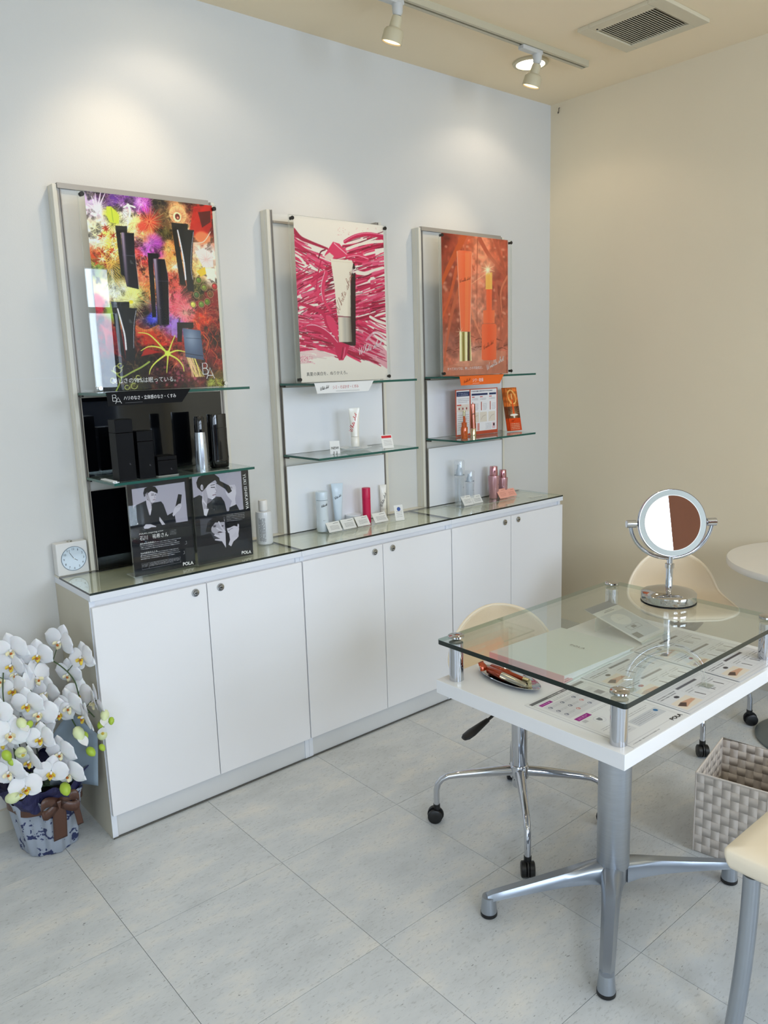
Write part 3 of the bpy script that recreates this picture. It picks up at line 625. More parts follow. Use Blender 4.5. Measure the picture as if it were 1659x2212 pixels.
def poster_orange():
    p = Pic(240, 340, [(370, 145), (1012, 210), (1026, 1508), (392, 1532)], (190, 96, 66))
    field(p, [(400, 200, (120, 40, 26)), (500, 300, (160, 66, 42)), (460, 500, (150, 64, 44)), (600, 200, (196, 90, 56)), (760, 300, (230, 140, 104)), (900, 300, (196, 96, 66)), (980, 250, (170, 76, 52)), (720, 560, (216, 130, 100)), (640, 500, (230, 120, 84)), (900, 600, (170, 76, 56)), (1000, 700, (176, 84, 60)), (420, 900, (176, 78, 50)), (500, 1000, (150, 74, 54)), (700, 900, (206, 130, 104)), (720, 1100, (196, 110, 84)), (940, 1000, (186, 96, 70)), (460, 1200, (156, 90, 74)), (420, 1450, (196, 110, 84)), (600, 1480, (216, 150, 124)), (720, 1340, (214, 150, 130)), (850, 1480, (186, 100, 80)), (1000, 1450, (186, 100, 78))], 3, 6)
    p.a *= (.72 + .5 * p.noise(12, 4, 3))[..., None]
    for _ in range(46):
        x, y = 400 + 600 * p.rs.rand(), 200 + 900 * p.rs.rand(); p.ell(x, y, 16 + 14 * p.rs.rand(), 10 + 10 * p.rs.rand(), (240, 176, 146), .45, .5)
    for q, w_, c in (([(600, 150), (520, 320), (440, 480), (380, 620)], 70, (190, 82, 38)), ([(520, 480), (470, 700), (420, 860), (380, 960)], 40, (196, 86, 46)), ([(560, 640), (490, 850), (440, 1100), (400, 1400)], 44, (186, 92, 60)), ([(740, 200), (820, 340), (900, 440), (1010, 600)], 50, (180, 84, 58)), ([(880, 200), (960, 420), (1012, 640)], 44, (176, 82, 56)), ([(720, 200), (715, 600), (720, 1100)], 9, (150, 68, 46)), ([(960, 640), (900, 640), (950, 1000), (940, 1300)], 40, (180, 90, 66)), ([(1010, 560), (950, 700), (960, 900)], 26, (206, 116, 84)), ([(1020, 1000), (960, 1200), (900, 1490)], 60, (184, 96, 72)), ([(660, 880), (700, 1000), (760, 1150)], 26, (216, 130, 96)), ([(640, 160), (600, 300), (690, 500)], 30, (196, 92, 60))): p.curve(q, w_, c, .85, w_ * .5)
    for _ in range(26):
        x, y = 420 + 560 * p.rs.rand(), 1150 + 160 * p.rs.rand(); p.curve([(x, y), (x + 40, y - 14), (x + 90, y + 6)], 8, (110, 54, 40), .6, 3)
    p.poly([(690, 1300), (760, 1260), (1000, 1290), (1010, 1508), (392, 1532), (395, 1440), (560, 1400)], (206, 140, 112), .6)
    for _ in range(16): p.curve([(400, 1400 + 9 * _), (600, 1440 + 6 * _), (1010, 1400 + 8 * _)], 6, (176, 100, 76), .4)
    p.ell(830, 480, 90, 90, (252, 190, 150), .55, .8)
    gr = lambda c0, c1: (lambda uu, vv: np.array(c0) * (1 - abs(uu - .5)[..., None] * .5) + np.array(c1) * (abs(uu - .5)[..., None] * .5))
    p.poly([(522, 320), (545, 311), (660, 320), (667, 345), (652, 1095), (560, 1092)], gr((242, 100, 58), (250, 190, 150))); p.line([(526, 345), (664, 352)], 3, (226, 120, 80)); p.line([(522, 322), (560, 1090)], 4, (252, 190, 160)); p.line([(667, 350), (653, 1090)], 4, (252, 180, 150)); p.poly([(600, 330), (640, 335), (630, 1090), (600, 1090)], (252, 130, 76), .6)
    p.poly([(548, 1098), (655, 1096), (668, 1382), (548, 1386)], lambda uu, vv: np.stack([190 + 60 * np.sin(uu * 14), 176 + 60 * np.sin(uu * 14), 120 + 70 * np.sin(uu * 14)], -1)); p.poly([(628, 1098), (646, 1097), (648, 1382), (626, 1383)], (84, 60, 40))
    p.poly([(800, 525), (862, 520), (864, 684), (800, 684)], gr((252, 170, 76), (254, 220, 150))); p.poly([(806, 684), (862, 684), (862, 888), (808, 888)], gr((240, 92, 50), (250, 150, 110))); p.poly([(776, 888), (890, 886), (890, 1014), (780, 1014)], gr((240, 96, 54), (250, 190, 140))); p.poly([(764, 1030), (782, 1018), (896, 1018), (910, 1034), (908, 1366), (890, 1376), (784, 1378), (766, 1366)], gr((238, 90, 48), (250, 170, 130)))
    for a in range(8): p.line([(820, 490), (820 + 70 * math.cos(a * PI / 4 + .3), 490 + 70 * math.sin(a * PI / 4 + .3))], 8, (255, 226, 170), .8, 1)
    p.line([(820, 520), (660, 635)], 5, (255, 200, 150), .7, 3); p.ell(818, 500, 30, 30, (255, 240, 200), .9, .8)
    for a in range(6): p.line([(556, 1096), (556 + 46 * math.cos(a * PI / 3), 1096 + 46 * math.sin(a * PI / 3))], 5, (255, 230, 190), .8, 1)
    p.a = 140 + (p.a - 128) * 1.1
    return p

def leaflet_left():
    p = Pic(270, 382, [(30, 232), (832, 160), (868, 1250), (118, 1390)], (24, 26, 32))
    p.poly([(96, 296), (775, 222), (797, 715), (600, 740), (130, 760)], (176, 172, 188)); p.poly([(110, 560), (120, 900), (860, 800), (850, 722), (600, 742), (640, 690), (110, 700)], (24, 26, 32))
    p.poly([(112, 580), (130, 510), (270, 450), (300, 420), (350, 480), (470, 462), (500, 500), (545, 640), (600, 610), (632, 600), (650, 730), (560, 760), (120, 770)], (30, 32, 40))
    p.poly([(275, 420), (340, 470), (350, 530), (320, 640), (285, 500)], (196, 190, 204)); p.poly([(318, 560), (350, 545), (330, 640)], (214, 210, 222))
    p.poly([(262, 370), (300, 330), (395, 330), (408, 400), (395, 450), (370, 478), (330, 470), (290, 420)], (206, 200, 212)); p.poly([(255, 400), (245, 350), (262, 290), (330, 262), (400, 272), (432, 320), (428, 360), (400, 345), (350, 325), (310, 350), (295, 390), (280, 380)], (22, 22, 28)); p.ell(285, 385, 13, 24, (200, 194, 206))
    p.poly([(262, 370), (300, 335), (320, 400), (340, 470), (330, 470), (290, 420)], (150, 144, 156), .7); p.line([(350, 381), (378, 377)], 8, (30, 26, 34)); p.line([(393, 376), (406, 378)], 8, (30, 26, 34)); p.line([(348, 364), (380, 360)], 6, (50, 46, 54)); p.line([(386, 385), (396, 412), (384, 418)], 6, (140, 134, 146)); p.line([(370, 440), (394, 437)], 8, (110, 80, 90)); p.poly([(330, 470), (372, 478), (350, 500)], (140, 134, 146), .8)
    p.poly([(690, 376), (735, 384), (712, 545), (648, 540)], (24, 24, 30)); p.poly([(632, 560), (655, 530), (690, 500), (724, 495), (726, 530), (700, 580), (660, 610), (622, 655), (608, 640)], (206, 202, 214)); p.line([(665, 520), (715, 510)], 3, (120, 116, 130)); p.line([(662, 540), (712, 532)], 3, (120, 116, 130))
    p.poly([(445, 655), (515, 752), (475, 758), (440, 700)], (200, 196, 208)); p.poly([(240, 778), (268, 745), (330, 745), (402, 772), (395, 782), (340, 782), (300, 800), (250, 800)], (206, 202, 214)); p.poly([(155, 735), (172, 722), (170, 742)], (230, 230, 236))
    for y, h_, n in ((985, 70, 4), (1105, 72, 4)):
        for k in range(n): p.textrows(200, y + k * 21, 735, y + k * 21 + 16, 1, (226, 226, 232), .9, .6, -.14, seed=k + y)
    p.line([(206, 1230), (684, 1150), (690, 1215), (212, 1300), (206, 1230)], 2, (190, 190, 198)); p.line([(292, 1216), (298, 1286)], 2, (190, 190, 198)); p.textrows(305, 1215, 675, 1262, 4, (210, 210, 216), .9, .55, -.16); p.textrows(216, 1235, 280, 1275, 3, (210, 210, 216), .9, .5, -.16); p.textrows(570, 820, 650, 885, 4, (190, 190, 196), .8, .4, -.1)
    p.line([(192, 1020), (190, 1000), (200, 996)], 3, (226, 226, 232)); p.line([(760, 965), (768, 963), (770, 995), (750, 999)], 3, (226, 226, 232)); p.line([(200, 1150), (198, 1130), (208, 1126)], 3, (226, 226, 232)); p.line([(730, 1085), (738, 1083), (740, 1112), (724, 1116)], 3, (226, 226, 232))
    return p
def leaflet_right():
    p = Pic(270, 382, [(838, 158), (1532, 80), (1576, 1112), (903, 1272)], (26, 28, 34))
    p.poly([(838, 158), (1446, 90), (1472, 566), (860, 630)], (172, 168, 184)); p.poly([(848, 425), (930, 385), (1000, 420), (1080, 400), (1200, 410), (1240, 470), (1270, 600), (1480, 560), (1480, 640), (860, 660)], (30, 34, 42))
    SK, SD = (208, 204, 216), (150, 144, 158)
    p.poly([(975, 320), (1020, 240), (1130, 240), (1142, 310), (1146, 350), (1132, 372), (1130, 410), (1090, 442), (1030, 420), (1010, 640), (985, 640), (960, 470)], SK); p.poly([(985, 620), (1040, 560), (1000, 500), (970, 470)], SD, .6)
    p.poly([(905, 290), (892, 230), (920, 160), (1010, 126), (1120, 122), (1180, 170), (1190, 220), (1165, 250), (1130, 200), (1080, 230), (1040, 260), (1010, 300), (985, 330), (960, 345)], (20, 20, 26)); p.ell(963, 290, 20, 40, SK); p.ell(966, 292, 9, 24, SD)
    p.line([(1078, 291), (1124, 289)], 11, (30, 26, 36)); p.line([(1074, 264), (1122, 256)], 9, (44, 40, 50)); p.line([(1096, 388), (1132, 379)], 10, (104, 74, 88)); p.curve([(1126, 300), (1146, 345), (1124, 362)], 8, SD); p.poly([(975, 320), (1010, 300), (1040, 420), (1020, 500), (975, 440)], SD, .6); p.poly([(1030, 420), (1090, 442), (1070, 470), (1020, 500)], SD, .7)
    p.poly([(1180, 205), (1340, 290), (1350, 340), (1290, 365), (1250, 310), (1140, 240)], (20, 22, 28)); p.poly([(1250, 330), (1290, 370), (1330, 340), (1340, 270), (1375, 290), (1385, 360), (1370, 430), (1380, 520), (1300, 560), (1330, 460), (1270, 390)], SK)
    for k in range(4): p.curve([(1305 + 18 * k, 268 - 2 * k), (1320 + 18 * k, 285), (1330 + 16 * k, 320)], 13, SK); p.line([(1316 + 18 * k, 275), (1336 + 14 * k, 315)], 2.5, SD)
    p.poly([(1300, 540), (1385, 500), (1430, 590), (1290, 600)], (30, 34, 42)); p.poly([(985, 560), (1045, 560), (1015, 650), (985, 640)], (214, 212, 222))
    p.poly([(1446, 90), (1532, 80), (1552, 560), (1470, 568)], (24, 26, 32))
    # lower pictures
    p.poly([(930, 690), (1240, 660), (1248, 1045), (950, 1090)], (66, 68, 78)); p.poly([(1062, 740), (1100, 690), (1235, 690), (1245, 900), (1150, 900), (1080, 850), (1060, 790)], (178, 174, 186)); p.poly([(1000, 850), (1030, 720), (1110, 660), (1220, 660), (1236, 720), (1120, 730), (1075, 790), (1062, 850)], (22, 22, 28))
    p.line([(1080, 772), (1130, 762)], 8, (60, 56, 64)); p.ell(1112, 780, 22, 8, (40, 36, 44)); p.ell(1210, 770, 16, 8, (40, 36, 44)); p.ell(1180, 848, 40, 12, (90, 80, 90)); p.curve([(1165, 720), (1200, 790), (1240, 840)], 18, SK); p.curve([(1140, 800), (1190, 830), (1240, 840)], 20, SK); p.poly([(1160, 860), (1245, 850), (1248, 1040), (1200, 960), (1110, 950), (1120, 935), (1180, 930), (1100, 890), (1115, 875), (1180, 890)], SK); p.poly([(930, 900), (1060, 860), (1110, 950), (1210, 980), (1245, 1050), (950, 1090)], (24, 26, 32))
    p.poly([(1262, 800), (1330, 760), (1395, 750), (1412, 800), (1400, 880), (1330, 900), (1275, 850)], SK); p.poly([(1258, 800), (1275, 755), (1350, 735), (1412, 728), (1418, 770), (1395, 775), (1350, 765), (1300, 790)], (22, 22, 28)); p.ell(1402, 765, 13, 28, SK); p.line([(1300, 812), (1335, 795)], 5, (60, 56, 64)); p.line([(1282, 825), (1296, 822)], 6, (60, 56, 64))
    p.poly([(1290, 870), (1390, 860), (1410, 900), (1340, 960), (1312, 1022), (1280, 1000), (1300, 940)], SK)
    for k in range(4): p.curve([(1310 + 20 * k, 905), (1340 + 16 * k, 870 + 6 * k), (1376 + 8 * k, 835 + 14 * k)], 13, SK); p.line([(1322 + 20 * k, 905), (1372 + 10 * k, 850 + 12 * k)], 2.5, SD)
    p.poly([(1400, 900), (1440, 850), (1500, 900), (1530, 1040), (1330, 1050), (1345, 970)], (30, 34, 42)); p.textrows(1262, 620, 1478, 720, 5, (206, 206, 214), .85, .35, -.12)
    return p

def sheet_doc(kind):
    if kind == 'care':
        p = Pic(180, 240, [(0, 0), (210, 0), (210, 280), (0, 280)], (226, 226, 228))
        p.poly([(8, 6), (202, 6), (202, 16), (8, 16)], (104, 104, 106)); p.textrows(70, 8, 140, 14, 1, (226, 226, 226), .9, .7)
        p.line([(8, 20), (202, 20), (202, 262), (8, 262), (8, 20)], .7, (170, 170, 176))
        p.poly([(20, 24), (60, 24), (60, 34), (20, 34)], (150, 24, 132)); p.textrows(24, 27, 56, 31, 1, (230, 190, 226), .9, .7)
        p.textrows(66, 24, 150, 34, 2, (150, 150, 158), .8, .4)
        p.poly([(18, 38), (192, 38), (192, 112), (18, 112)], (212, 211, 216))
        for i in range(4):
            for j in range(3):
                x, y = 30 + 42 * i, 50 + 22 * j; c = (190, 110, 104) if (i + j) % 4 == 3 else (92, 96, 116)
                p.ell(x, y, 5, 5, c); p.ell(x, y, 3.4, 3.4, (226, 224, 228)); p.ell(x + 1.4, y, 1.8, 2.4, c, .9); p.textrows(x + 8, y - 4, x + 32, y + 4, 2, (150, 150, 158), .7, .35, seed=i + j * 5)
        p.poly([(170, 64), (190, 64), (190, 84), (170, 84)], (140, 138, 146))
        p.poly([(20, 120), (66, 120), (66, 134), (20, 134)], (150, 24, 132)); p.textrows(26, 123, 60, 131, 2, (230, 190, 226), .9, .5)
        p.textrows(74, 120, 160, 130, 2, (160, 160, 166), .7, .4); p.poly([(22, 138), (36, 138), (36, 148), (22, 148)], (190, 190, 196))
        for x in (60, 120): p.ell(x, 158, 14, 14, (206, 204, 212)); p.ell(x, 158, 12.6, 12.6, (226, 226, 228)); p.poly([(x - 6, 152), (x + 6, 152), (x + 6, 160), (x, 166), (x - 6, 160)], (170, 60, 150) if x > 100 else (120, 122, 130))
        p.textrows(20, 186, 190, 198, 2, (150, 150, 158), .8, .35); p.poly([(90, 206), (196, 206), (196, 236), (90, 236)], (202, 204, 210)); p.textrows(96, 210, 170, 232, 4, (140, 140, 150), .8, .3); p.ell(184, 216, 5.5, 5.5, (56, 110, 160))
        p.poly([(20, 206), (80, 206), (80, 236), (20, 236)], (212, 212, 216)); p.textrows(24, 210, 76, 232, 3, (150, 150, 156), .8, .3); p.textrows(12, 268, 120, 273, 1, (120, 120, 126), .9, .5)
        return p
    p = Pic(150, 200, [(0, 0), (240, 0), (240, 320), (0, 320)], (221, 221, 226))
    if kind == 'spare':
        return p
    p.textrows(10, 8, 150, 16, 1, (50, 50, 56), .9, .55)
    rows = [(22, 0), (120, 1), (218, 2)]
    for y, k in rows:
        p.line([(8, y), (232, y), (232, y + 92), (8, y + 92), (8, y)], .9, (176, 176, 184)); p.poly([(100, y + 4), (190, y + 4), (190, y + 12), (100, y + 12)], (96, 94, 102) if kind == 'a' else (66, 62, 72)); p.textrows(14, y + 6, 86, y + 22, 2, (90, 90, 98), .9, .45, seed=k)
        p.poly([(14, y + 44), (86, y + 40), (90, y + 84), (14, y + 86)], (228, 216, 202)); p.poly([(20, y + 64), (44, y + 54), (80, y + 58), (84, y + 68), (54, y + 72), (30, y + 78)], (206, 160, 134)); p.poly([(18, y + 60), (40, y + 54), (50, y + 64), (30, y + 76)], (84, 62, 56) if k != 1 else (176, 150, 140)); p.ell(60, y + 32, 8, 6, (150, 60, 60) if k == 1 else (60, 56, 62))
        for i in range(3):
            x = 100 + 44 * i; p.line([(x, y + 22), (x + 40, y + 22), (x + 40, y + 80), (x, y + 80), (x, y + 22)], .7, (190, 190, 198)); p.textrows(x + 5, y + 26, x + 36, y + 42, 2, (120, 120, 128), .8, .4, seed=i)
            p.line([(x + 18, y + 48), (x + 22, y + 72)], 3.4, (50, 46, 50)); 
            if i == 1: p.line([(x + 28, y + 48), (x + 31, y + 70)], 2.2, (70, 66, 72))
    return p

def trifold():
    p = Pic(200, 150, [(0, 0), (280, 0), (280, 205), (0, 205)], (238, 236, 238))
    OR = (192, 84, 58)
    for q in ([(0, 0), (280, 0), (280, 4), (0, 4)], [(0, 0), (5, 0), (5, 205), (0, 205)], [(274, 0), (280, 0), (280, 205), (274, 205)], [(90, 0), (98, 0), (98, 205), (90, 205)], [(0, 198), (280, 190), (280, 205), (0, 205)], [(98, 190), (280, 190), (280, 205), (98, 205)]): p.poly(q, OR)
    p.poly([(6, 10), (90, 10), (90, 30), (6, 30)], (44, 54, 92)); p.textrows(14, 14, 84, 28, 2, (220, 224, 236), .9, .4)
    p.textrows(104, 8, 262, 16, 1, (70, 70, 90), .9, .5); p.poly([(104, 22), (212, 22), (212, 30), (104, 30)], (44, 54, 92)); p.poly([(222, 22), (270, 22), (270, 30), (222, 30)], (44, 54, 92))
    for x in (106, 160, 222): p.poly([(x, 36), (x + 18, 36), (x + 18, 39), (x, 39)], (196, 60, 60)); p.textrows(x, 42, x + 42, 52, 2, (130, 130, 140), .8, .35)
    for x in (108, 166, 226): p.line([(x + 3, 62), (x + 3, 96)], 5, (176, 66, 46)); p.textrows(x + 14, 66, x + 40, 98, 6, (140, 140, 150), .8, .3)
    for x in (104, 158, 216): p.poly([(x, 106), (x + 48, 106), (x + 48, 150), (x, 150)], (226, 216, 202)); p.curve([(x + 8, 140), (x + 20, 126), (x + 40, 120)], 1.2, (170, 150, 140))
    for x in (130, 144, 151): p.line([(x, 156), (x, 186)], 4.4, (206, 80, 52))
    p.poly([(106, 156), (124, 156), (124, 160), (106, 160)], (44, 54, 92)); p.textrows(196, 156, 236, 186, 5, (140, 140, 150), .8, .3); p.poly([(242, 156), (262, 156), (262, 184), (242, 184)], (226, 190, 196)); p.ell(254, 166, 5, 7, (50, 40, 44))
    p.textrows(12, 38, 84, 60, 3, (130, 130, 140), .8, .3); p.poly([(8, 66), (86, 66), (86, 98), (8, 98)], (234, 222, 212)); p.poly([(8, 66), (36, 66), (36, 71), (8, 71)], (206, 70, 60))
    for x in (22, 46, 70): p.ell(x, 84, 4, 5, (160, 60, 60))
    p.textrows(12, 108, 84, 180, 8, (130, 130, 140), .7, .3); p.line([(56, 130), (56, 150)], 4, (196, 70, 50)); p.line([(64, 126), (64, 150)], 3, (196, 70, 50)); p.ell(64, 180, 10, 12, (226, 90, 60))
    return p
def brochure():
    p = Pic(70, 140, [(0, 0), (100, 0), (100, 205), (0, 205)], (206, 110, 50))
    p.a *= (.55 + .9 * p.noise(9, 2, 3))[..., None]
    for _ in range(14): p.curve([(50 + 34 * math.cos(t + _), 45 + 34 * math.sin(t * 1.3 + _)) for t in (0, .8, 1.6)], 3, (246, 190, 110), .7)
    p.poly([(0, 90), (100, 90), (100, 146), (0, 146)], (60, 42, 36), .75); p.burst(50, 122, 6, 50, 40, (230, 200, 150), 1.6, .7)
    p.poly([(46, 50), (54, 50), (58, 130), (42, 130)], (230, 90, 40)); p.line([(48, 30), (50, 54)], 5, (250, 220, 150)); p.ell(50, 130, 34, 5, (246, 240, 230)); p.ell(50, 138, 8, 8, (246, 240, 230), .9, .3)
    p.poly([(0, 146), (100, 146), (100, 205), (0, 205)], (222, 74, 26)); p.textrows(12, 168, 86, 200, 4, (250, 220, 190), .95, .4); p.curve([(16, 160), (34, 156), (30, 162), (48, 153)], 1.6, (120, 30, 10))
    return p
# ------------------------------------------------------------ the room
def tile_material():
    m = bpy.data.materials.new('vinyl_stone_tile'); m.use_nodes = True
    nt = m.node_tree; N = nt.nodes; L = nt.links; b = N['Principled BSDF']
    tc = N.new('ShaderNodeTexCoord'); oi = N.new('ShaderNodeObjectInfo')
    sc = N.new('ShaderNodeVectorMath'); sc.operation = 'SCALE'; sc.inputs[0].default_value = (31, 17, 5); L.new(oi.outputs['Random'], sc.inputs['Scale'])
    ad = N.new('ShaderNodeVectorMath'); L.new(tc.outputs['Object'], ad.inputs[0]); L.new(sc.outputs[0], ad.inputs[1])
    def noise(scale, detail, stretch, rot=0.5):
        mp = N.new('ShaderNodeMapping'); mp.inputs['Scale'].default_value = stretch; mp.inputs['Rotation'].default_value = (0, 0, rot); L.new(ad.outputs[0], mp.inputs[0])
        n = N.new('ShaderNodeTexNoise'); n.inputs['Scale'].default_value = scale; n.inputs['Detail'].default_value = detail; n.inputs['Roughness'].default_value = .6; L.new(mp.outputs[0], n.inputs['Vector']); return n
    n1 = noise(5, 6, (1, 2.2, 1)); n2 = noise(60, 4, (1, 3.0, 1), .3); n3 = noise(95, 3, (1, 1.6, 1), .2)
    cr = N.new('ShaderNodeValToRGB'); L.new(n1.outputs[0], cr.inputs[0]); e = cr.color_ramp.elements
    e[0].position = .3; e[0].color = rgb(194, 198, 200); e[1].position = .7; e[1].color = rgb(220, 219, 214)
    e2 = e.new(.5); e2.color = rgb(205, 209, 211)
    m1 = N.new('ShaderNodeMix'); m1.data_type = 'RGBA'; m1.blend_type = 'MULTIPLY'; m1.inputs[0].default_value = 1
    r2 = N.new('ShaderNodeValToRGB'); L.new(n2.outputs[0], r2.inputs[0]); q = r2.color_ramp.elements; q[0].position = .25; q[0].color = (.72, .72, .71, 1); q[1].position = .45; q[1].color = (1, 1, 1, 1)
    L.new(cr.outputs[0], m1.inputs['A']); L.new(r2.outputs[0], m1.inputs['B'])
    m2 = N.new('ShaderNodeMix'); m2.data_type = 'RGBA'; m2.blend_type = 'MULTIPLY'; m2.inputs[0].default_value = 1
    r3 = N.new('ShaderNodeValToRGB'); L.new(n3.outputs[0], r3.inputs[0]); q = r3.color_ramp.elements; q[0].position = .27; q[0].color = (.42, .42, .42, 1); q[1].position = .33; q[1].color = (1, 1, 1, 1)
    L.new(m1.outputs['Result'], m2.inputs['A']); L.new(r3.outputs[0], m2.inputs['B'])
    L.new(m2.outputs['Result'], b.inputs['Base Color']); b.inputs['Roughness'].default_value = .36
    bp = N.new('ShaderNodeBump'); bp.inputs['Strength'].default_value = .12; bp.inputs['Distance'].default_value = .002; L.new(n2.outputs[0], bp.inputs['Height']); L.new(bp.outputs[0], b.inputs['Normal'])
    return m
TILE = tile_material()
floor = struct('floor', G().box(XL - .15, XR + .15, YF - .15, YB + .15, -.06, -.0035), 'joint')
S, TX, TY = 0.457, -0.1292, -0.2603
tg = G().box(0.0007, S - .0007, 0.0007, S - .0007, -.0035, 0)
tile0 = None
i0, i1 = math.floor((XL - TX) / S), math.ceil((XR - TX) / S); j0, j1 = math.floor((YF - TY) / S), math.ceil((YB - TY) / S)
for i in range(i0, i1):
    for j in range(j0, j1):
        if tile0 is None: t = tile0 = obj('tile', tg, TILE, floor)
        else: t = tile0.copy(); COL.objects.link(t); t.parent = floor
        t.location = (TX + i * S, TY + j * S, 0)
struct('wall_back', G().box(XL - .15, XR + .15, YB, YB + .12, 0, HC), 'wall')
struct('wall_right', G().box(XR, XR + .12, YF - .12, YB, 0, HC), 'wallr')
struct('ceiling', G().box(XL - .15, XR + .15, YF - .15, YB + .15, HC, HC + .1), 'ceil')
struct('trim_1', G().box(XL, XR, YB - .0006, YB, 1.4385, 1.4400), 'plinth')      # panel joint across the display wall
WX0, WX1, WZ1 = -1.45, 2.15, 2.42
struct('wall_front', G().box(XL, WX0, YF - .12, YF, 0, HC).box(WX1, XR, YF - .12, YF, 0, HC).box(WX0, WX1, YF - .12, YF, WZ1, HC), 'wall')
win = struct('window_1', G().box(WX0, WX1, YF - .08, YF - .02, 0, .08).box(WX0, WX1, YF - .08, YF - .02, WZ1 - .06, WZ1).box(WX0, WX1, YF - .08, YF - .02, 1.98, 2.03), 'shutter')
for k in range(5):
    x = WX0 + (WX1 - WX0) * k / 4; obj('mullion', G().box(x - .03, x + .03, YF - .081, YF - .019, 0.08, WZ1 - .06), 'shutter', win)
for k in range(4):
    x = WX0 + (WX1 - WX0) * k / 4; obj('pane', G().box(x + .03, x + .87, YF - .053, YF - .047, .08, WZ1 - .06), C_PANE, win)
SY0, SY1 = -4.1, -2.3
struct('wall_left', G().box(XL - .12, XL, YF, SY0, 0, HC).box(XL - .12, XL, SY1, YB, 0, HC).box(XL - .12, XL, SY0, SY1, 2.4, HC), 'wall')
dr = struct('door_1', G().box(XL - .08, XL - .03, SY0, SY0 + .06, 0, 2.4).box(XL - .08, XL - .03, SY1 - .06, SY1, 0, 2.4).box(XL - .08, XL - .03, SY0, SY1, 2.3, 2.4).box(XL - .08, XL - .03, SY0, SY1, 0, .1).box(XL - .08, XL - .03, -3.23, -3.17, .1, 2.3), 'shutter')
obj('pane', G().box(XL - .058, XL - .052, SY0, SY1, .1, 2.3), C_PANE, dr)
struct('baseboard_right', G().box(XR - .012, XR, YF, YB, 0, .075), 'base')
struct('baseboard_back', G().box(XL, -.001, YB - .012, YB, 0, .075), 'base')
struct('trim_2', G().box(2.29, XR - .012, YB - .012, YB, 0, .075), 'base')
# across the street, seen only in reflections
struct('street_ground', G().box(-14, 14, YF - 14, YF - .13, -.2, -.02), 'out')
struct('street_building', G().box(-12, 12, YF - 9, YF - 8, -.02, 2.6), 'outd')
# brown slatted door in the shop front, seen only in the mirror
struct('door_2', G().box(-.10, .70, YF + .0, YF + .04, 0, 2.3), 'wood')

# ------------------------------------------------------------ ceiling fittings
for k, (x, y) in enumerate(DL):
    if k == 2: continue
    t = thing('downlight', ['round recessed ceiling downlight above the left end of the wall', 'glowing round recessed downlight behind the right-hand spotlight'][k], 'downlight', (x, y, HC))
    obj('trim_ring', G().lathe([(.058, -.004), (.061, 0.0), (.075, -.001), (.073, -.008), (.06, -.010), (.058, -.004)], seg=40, cap=False), 'lampwhite', t, smooth=50)
    obj('lamp_glass', G().lathe([(.0, -.003), (.058, -.003), (.058, -.0005), (0, -.0005)], seg=40, cap=False), 'glow', t, smooth=50)
tr = thing('lighting_track', 'long cream ceiling track rail with dark slot holding two spotlights', 'track light rail', (1.3, -.40, HC))
obj('rail_body', G().box(-2.2, .912, .006, .018, -.024, -.0001).box(-2.2, .912, -.018, -.006, -.024, -.0001).box(.9122, .916, -.0182, .0182, -.0242, -.0001), 'railwhite', tr)
obj('rail_slot', G().box(-2.19, .9118, -.0059, .0059, -.016, -.0003), 'slot', tr)
def spot(x, label):
    t = thing('spotlight', label, 'spotlight', (x, -.40, HC - .024))
    obj('adapter', G().box(-.10, .02, -.014, .014, -.016, 0), 'adapter', t, bevel=.003)
    obj('swivel', G().lathe([(.0, -.050), (.011, -.050), (.017, -.040), (.019, -.014), (.0, -.014)], cap=False), 'adapter', t, smooth=40)
    ax = Vector((-.12, .30, -1)).normalized()
    p0 = Vector((0, 0, -.046)); q0 = p0 + ax * .030
    obj('arm', G().tube([p0 + Vector((0, 0, .004)), p0 + Vector((-.014, 0, -.012)), q0 + Vector((-.014, 0, -.006))], .0055), 'lampwhite', t, smooth=50)
    z = Matrix.Translation(p0 + ax * .003) @ ax.to_track_quat('Z', 'Y').to_matrix().to_4x4()
    h = G().lathe([(.0, 0.0), (.016, .001), (.018, .008), (.020, .036), (.029, .040), (.034, .048), (.036, .082), (.033, .082), (.028, .07), (0, .066)], seg=32, cap=False).xf(z)
    obj('lamp_head', h, 'lampwhite', t, smooth=35)
    obj('lamp_face', G().lathe([(0, .076), (.0325, .078), (.0325, .076)], seg=32, cap=False).xf(z), 'glow2', t)
    e = Matrix.Translation(t.location) @ z @ Vector((0, 0, .09))
    lamp('spot_lamp', 'SPOT', e, 9, WARM, to=Vector(e) + Vector((-.12, .42, -1)), spot_size=1.2, spot_blend=.9, shadow_soft_size=.03)
spot(1.165, 'cream track spotlight at the top edge, left of the other one')
spot(1.90, 'cream track spotlight hanging in front of the glowing downlight')
lamp('spot_lamp', 'SPOT', (.38, -.38, HC - .1), 9, WARM, to=(.30, .02, 1.9), spot_size=1.2, spot_blend=.9, shadow_soft_size=.03)
v = thing('ceiling_vent', 'square cream ceiling vent grille with fine louvres', 'vent', (2.075, -.755, HC))
fr = G()
for a in ((-.165, .165, .125, .175), (-.165, .165, -.175, -.12), (-.165, -.112, -.12, .125), (.117, .165, -.12, .125)): fr.box(*a, -.014, 0)
obj('vent_frame', fr, 'vent', v, bevel=.002)
obj('vent_backing', G().box(-.112, .117, -.12, .125, -.0022, -.0002), 'ventd', v)
obj('vent_screw', G().lathe([(0, -.0158), (.004, -.0155), (.004, -.013), (0, -.013)], (-.13, .11, 0), cap=False, seg=10), 'slot', v)
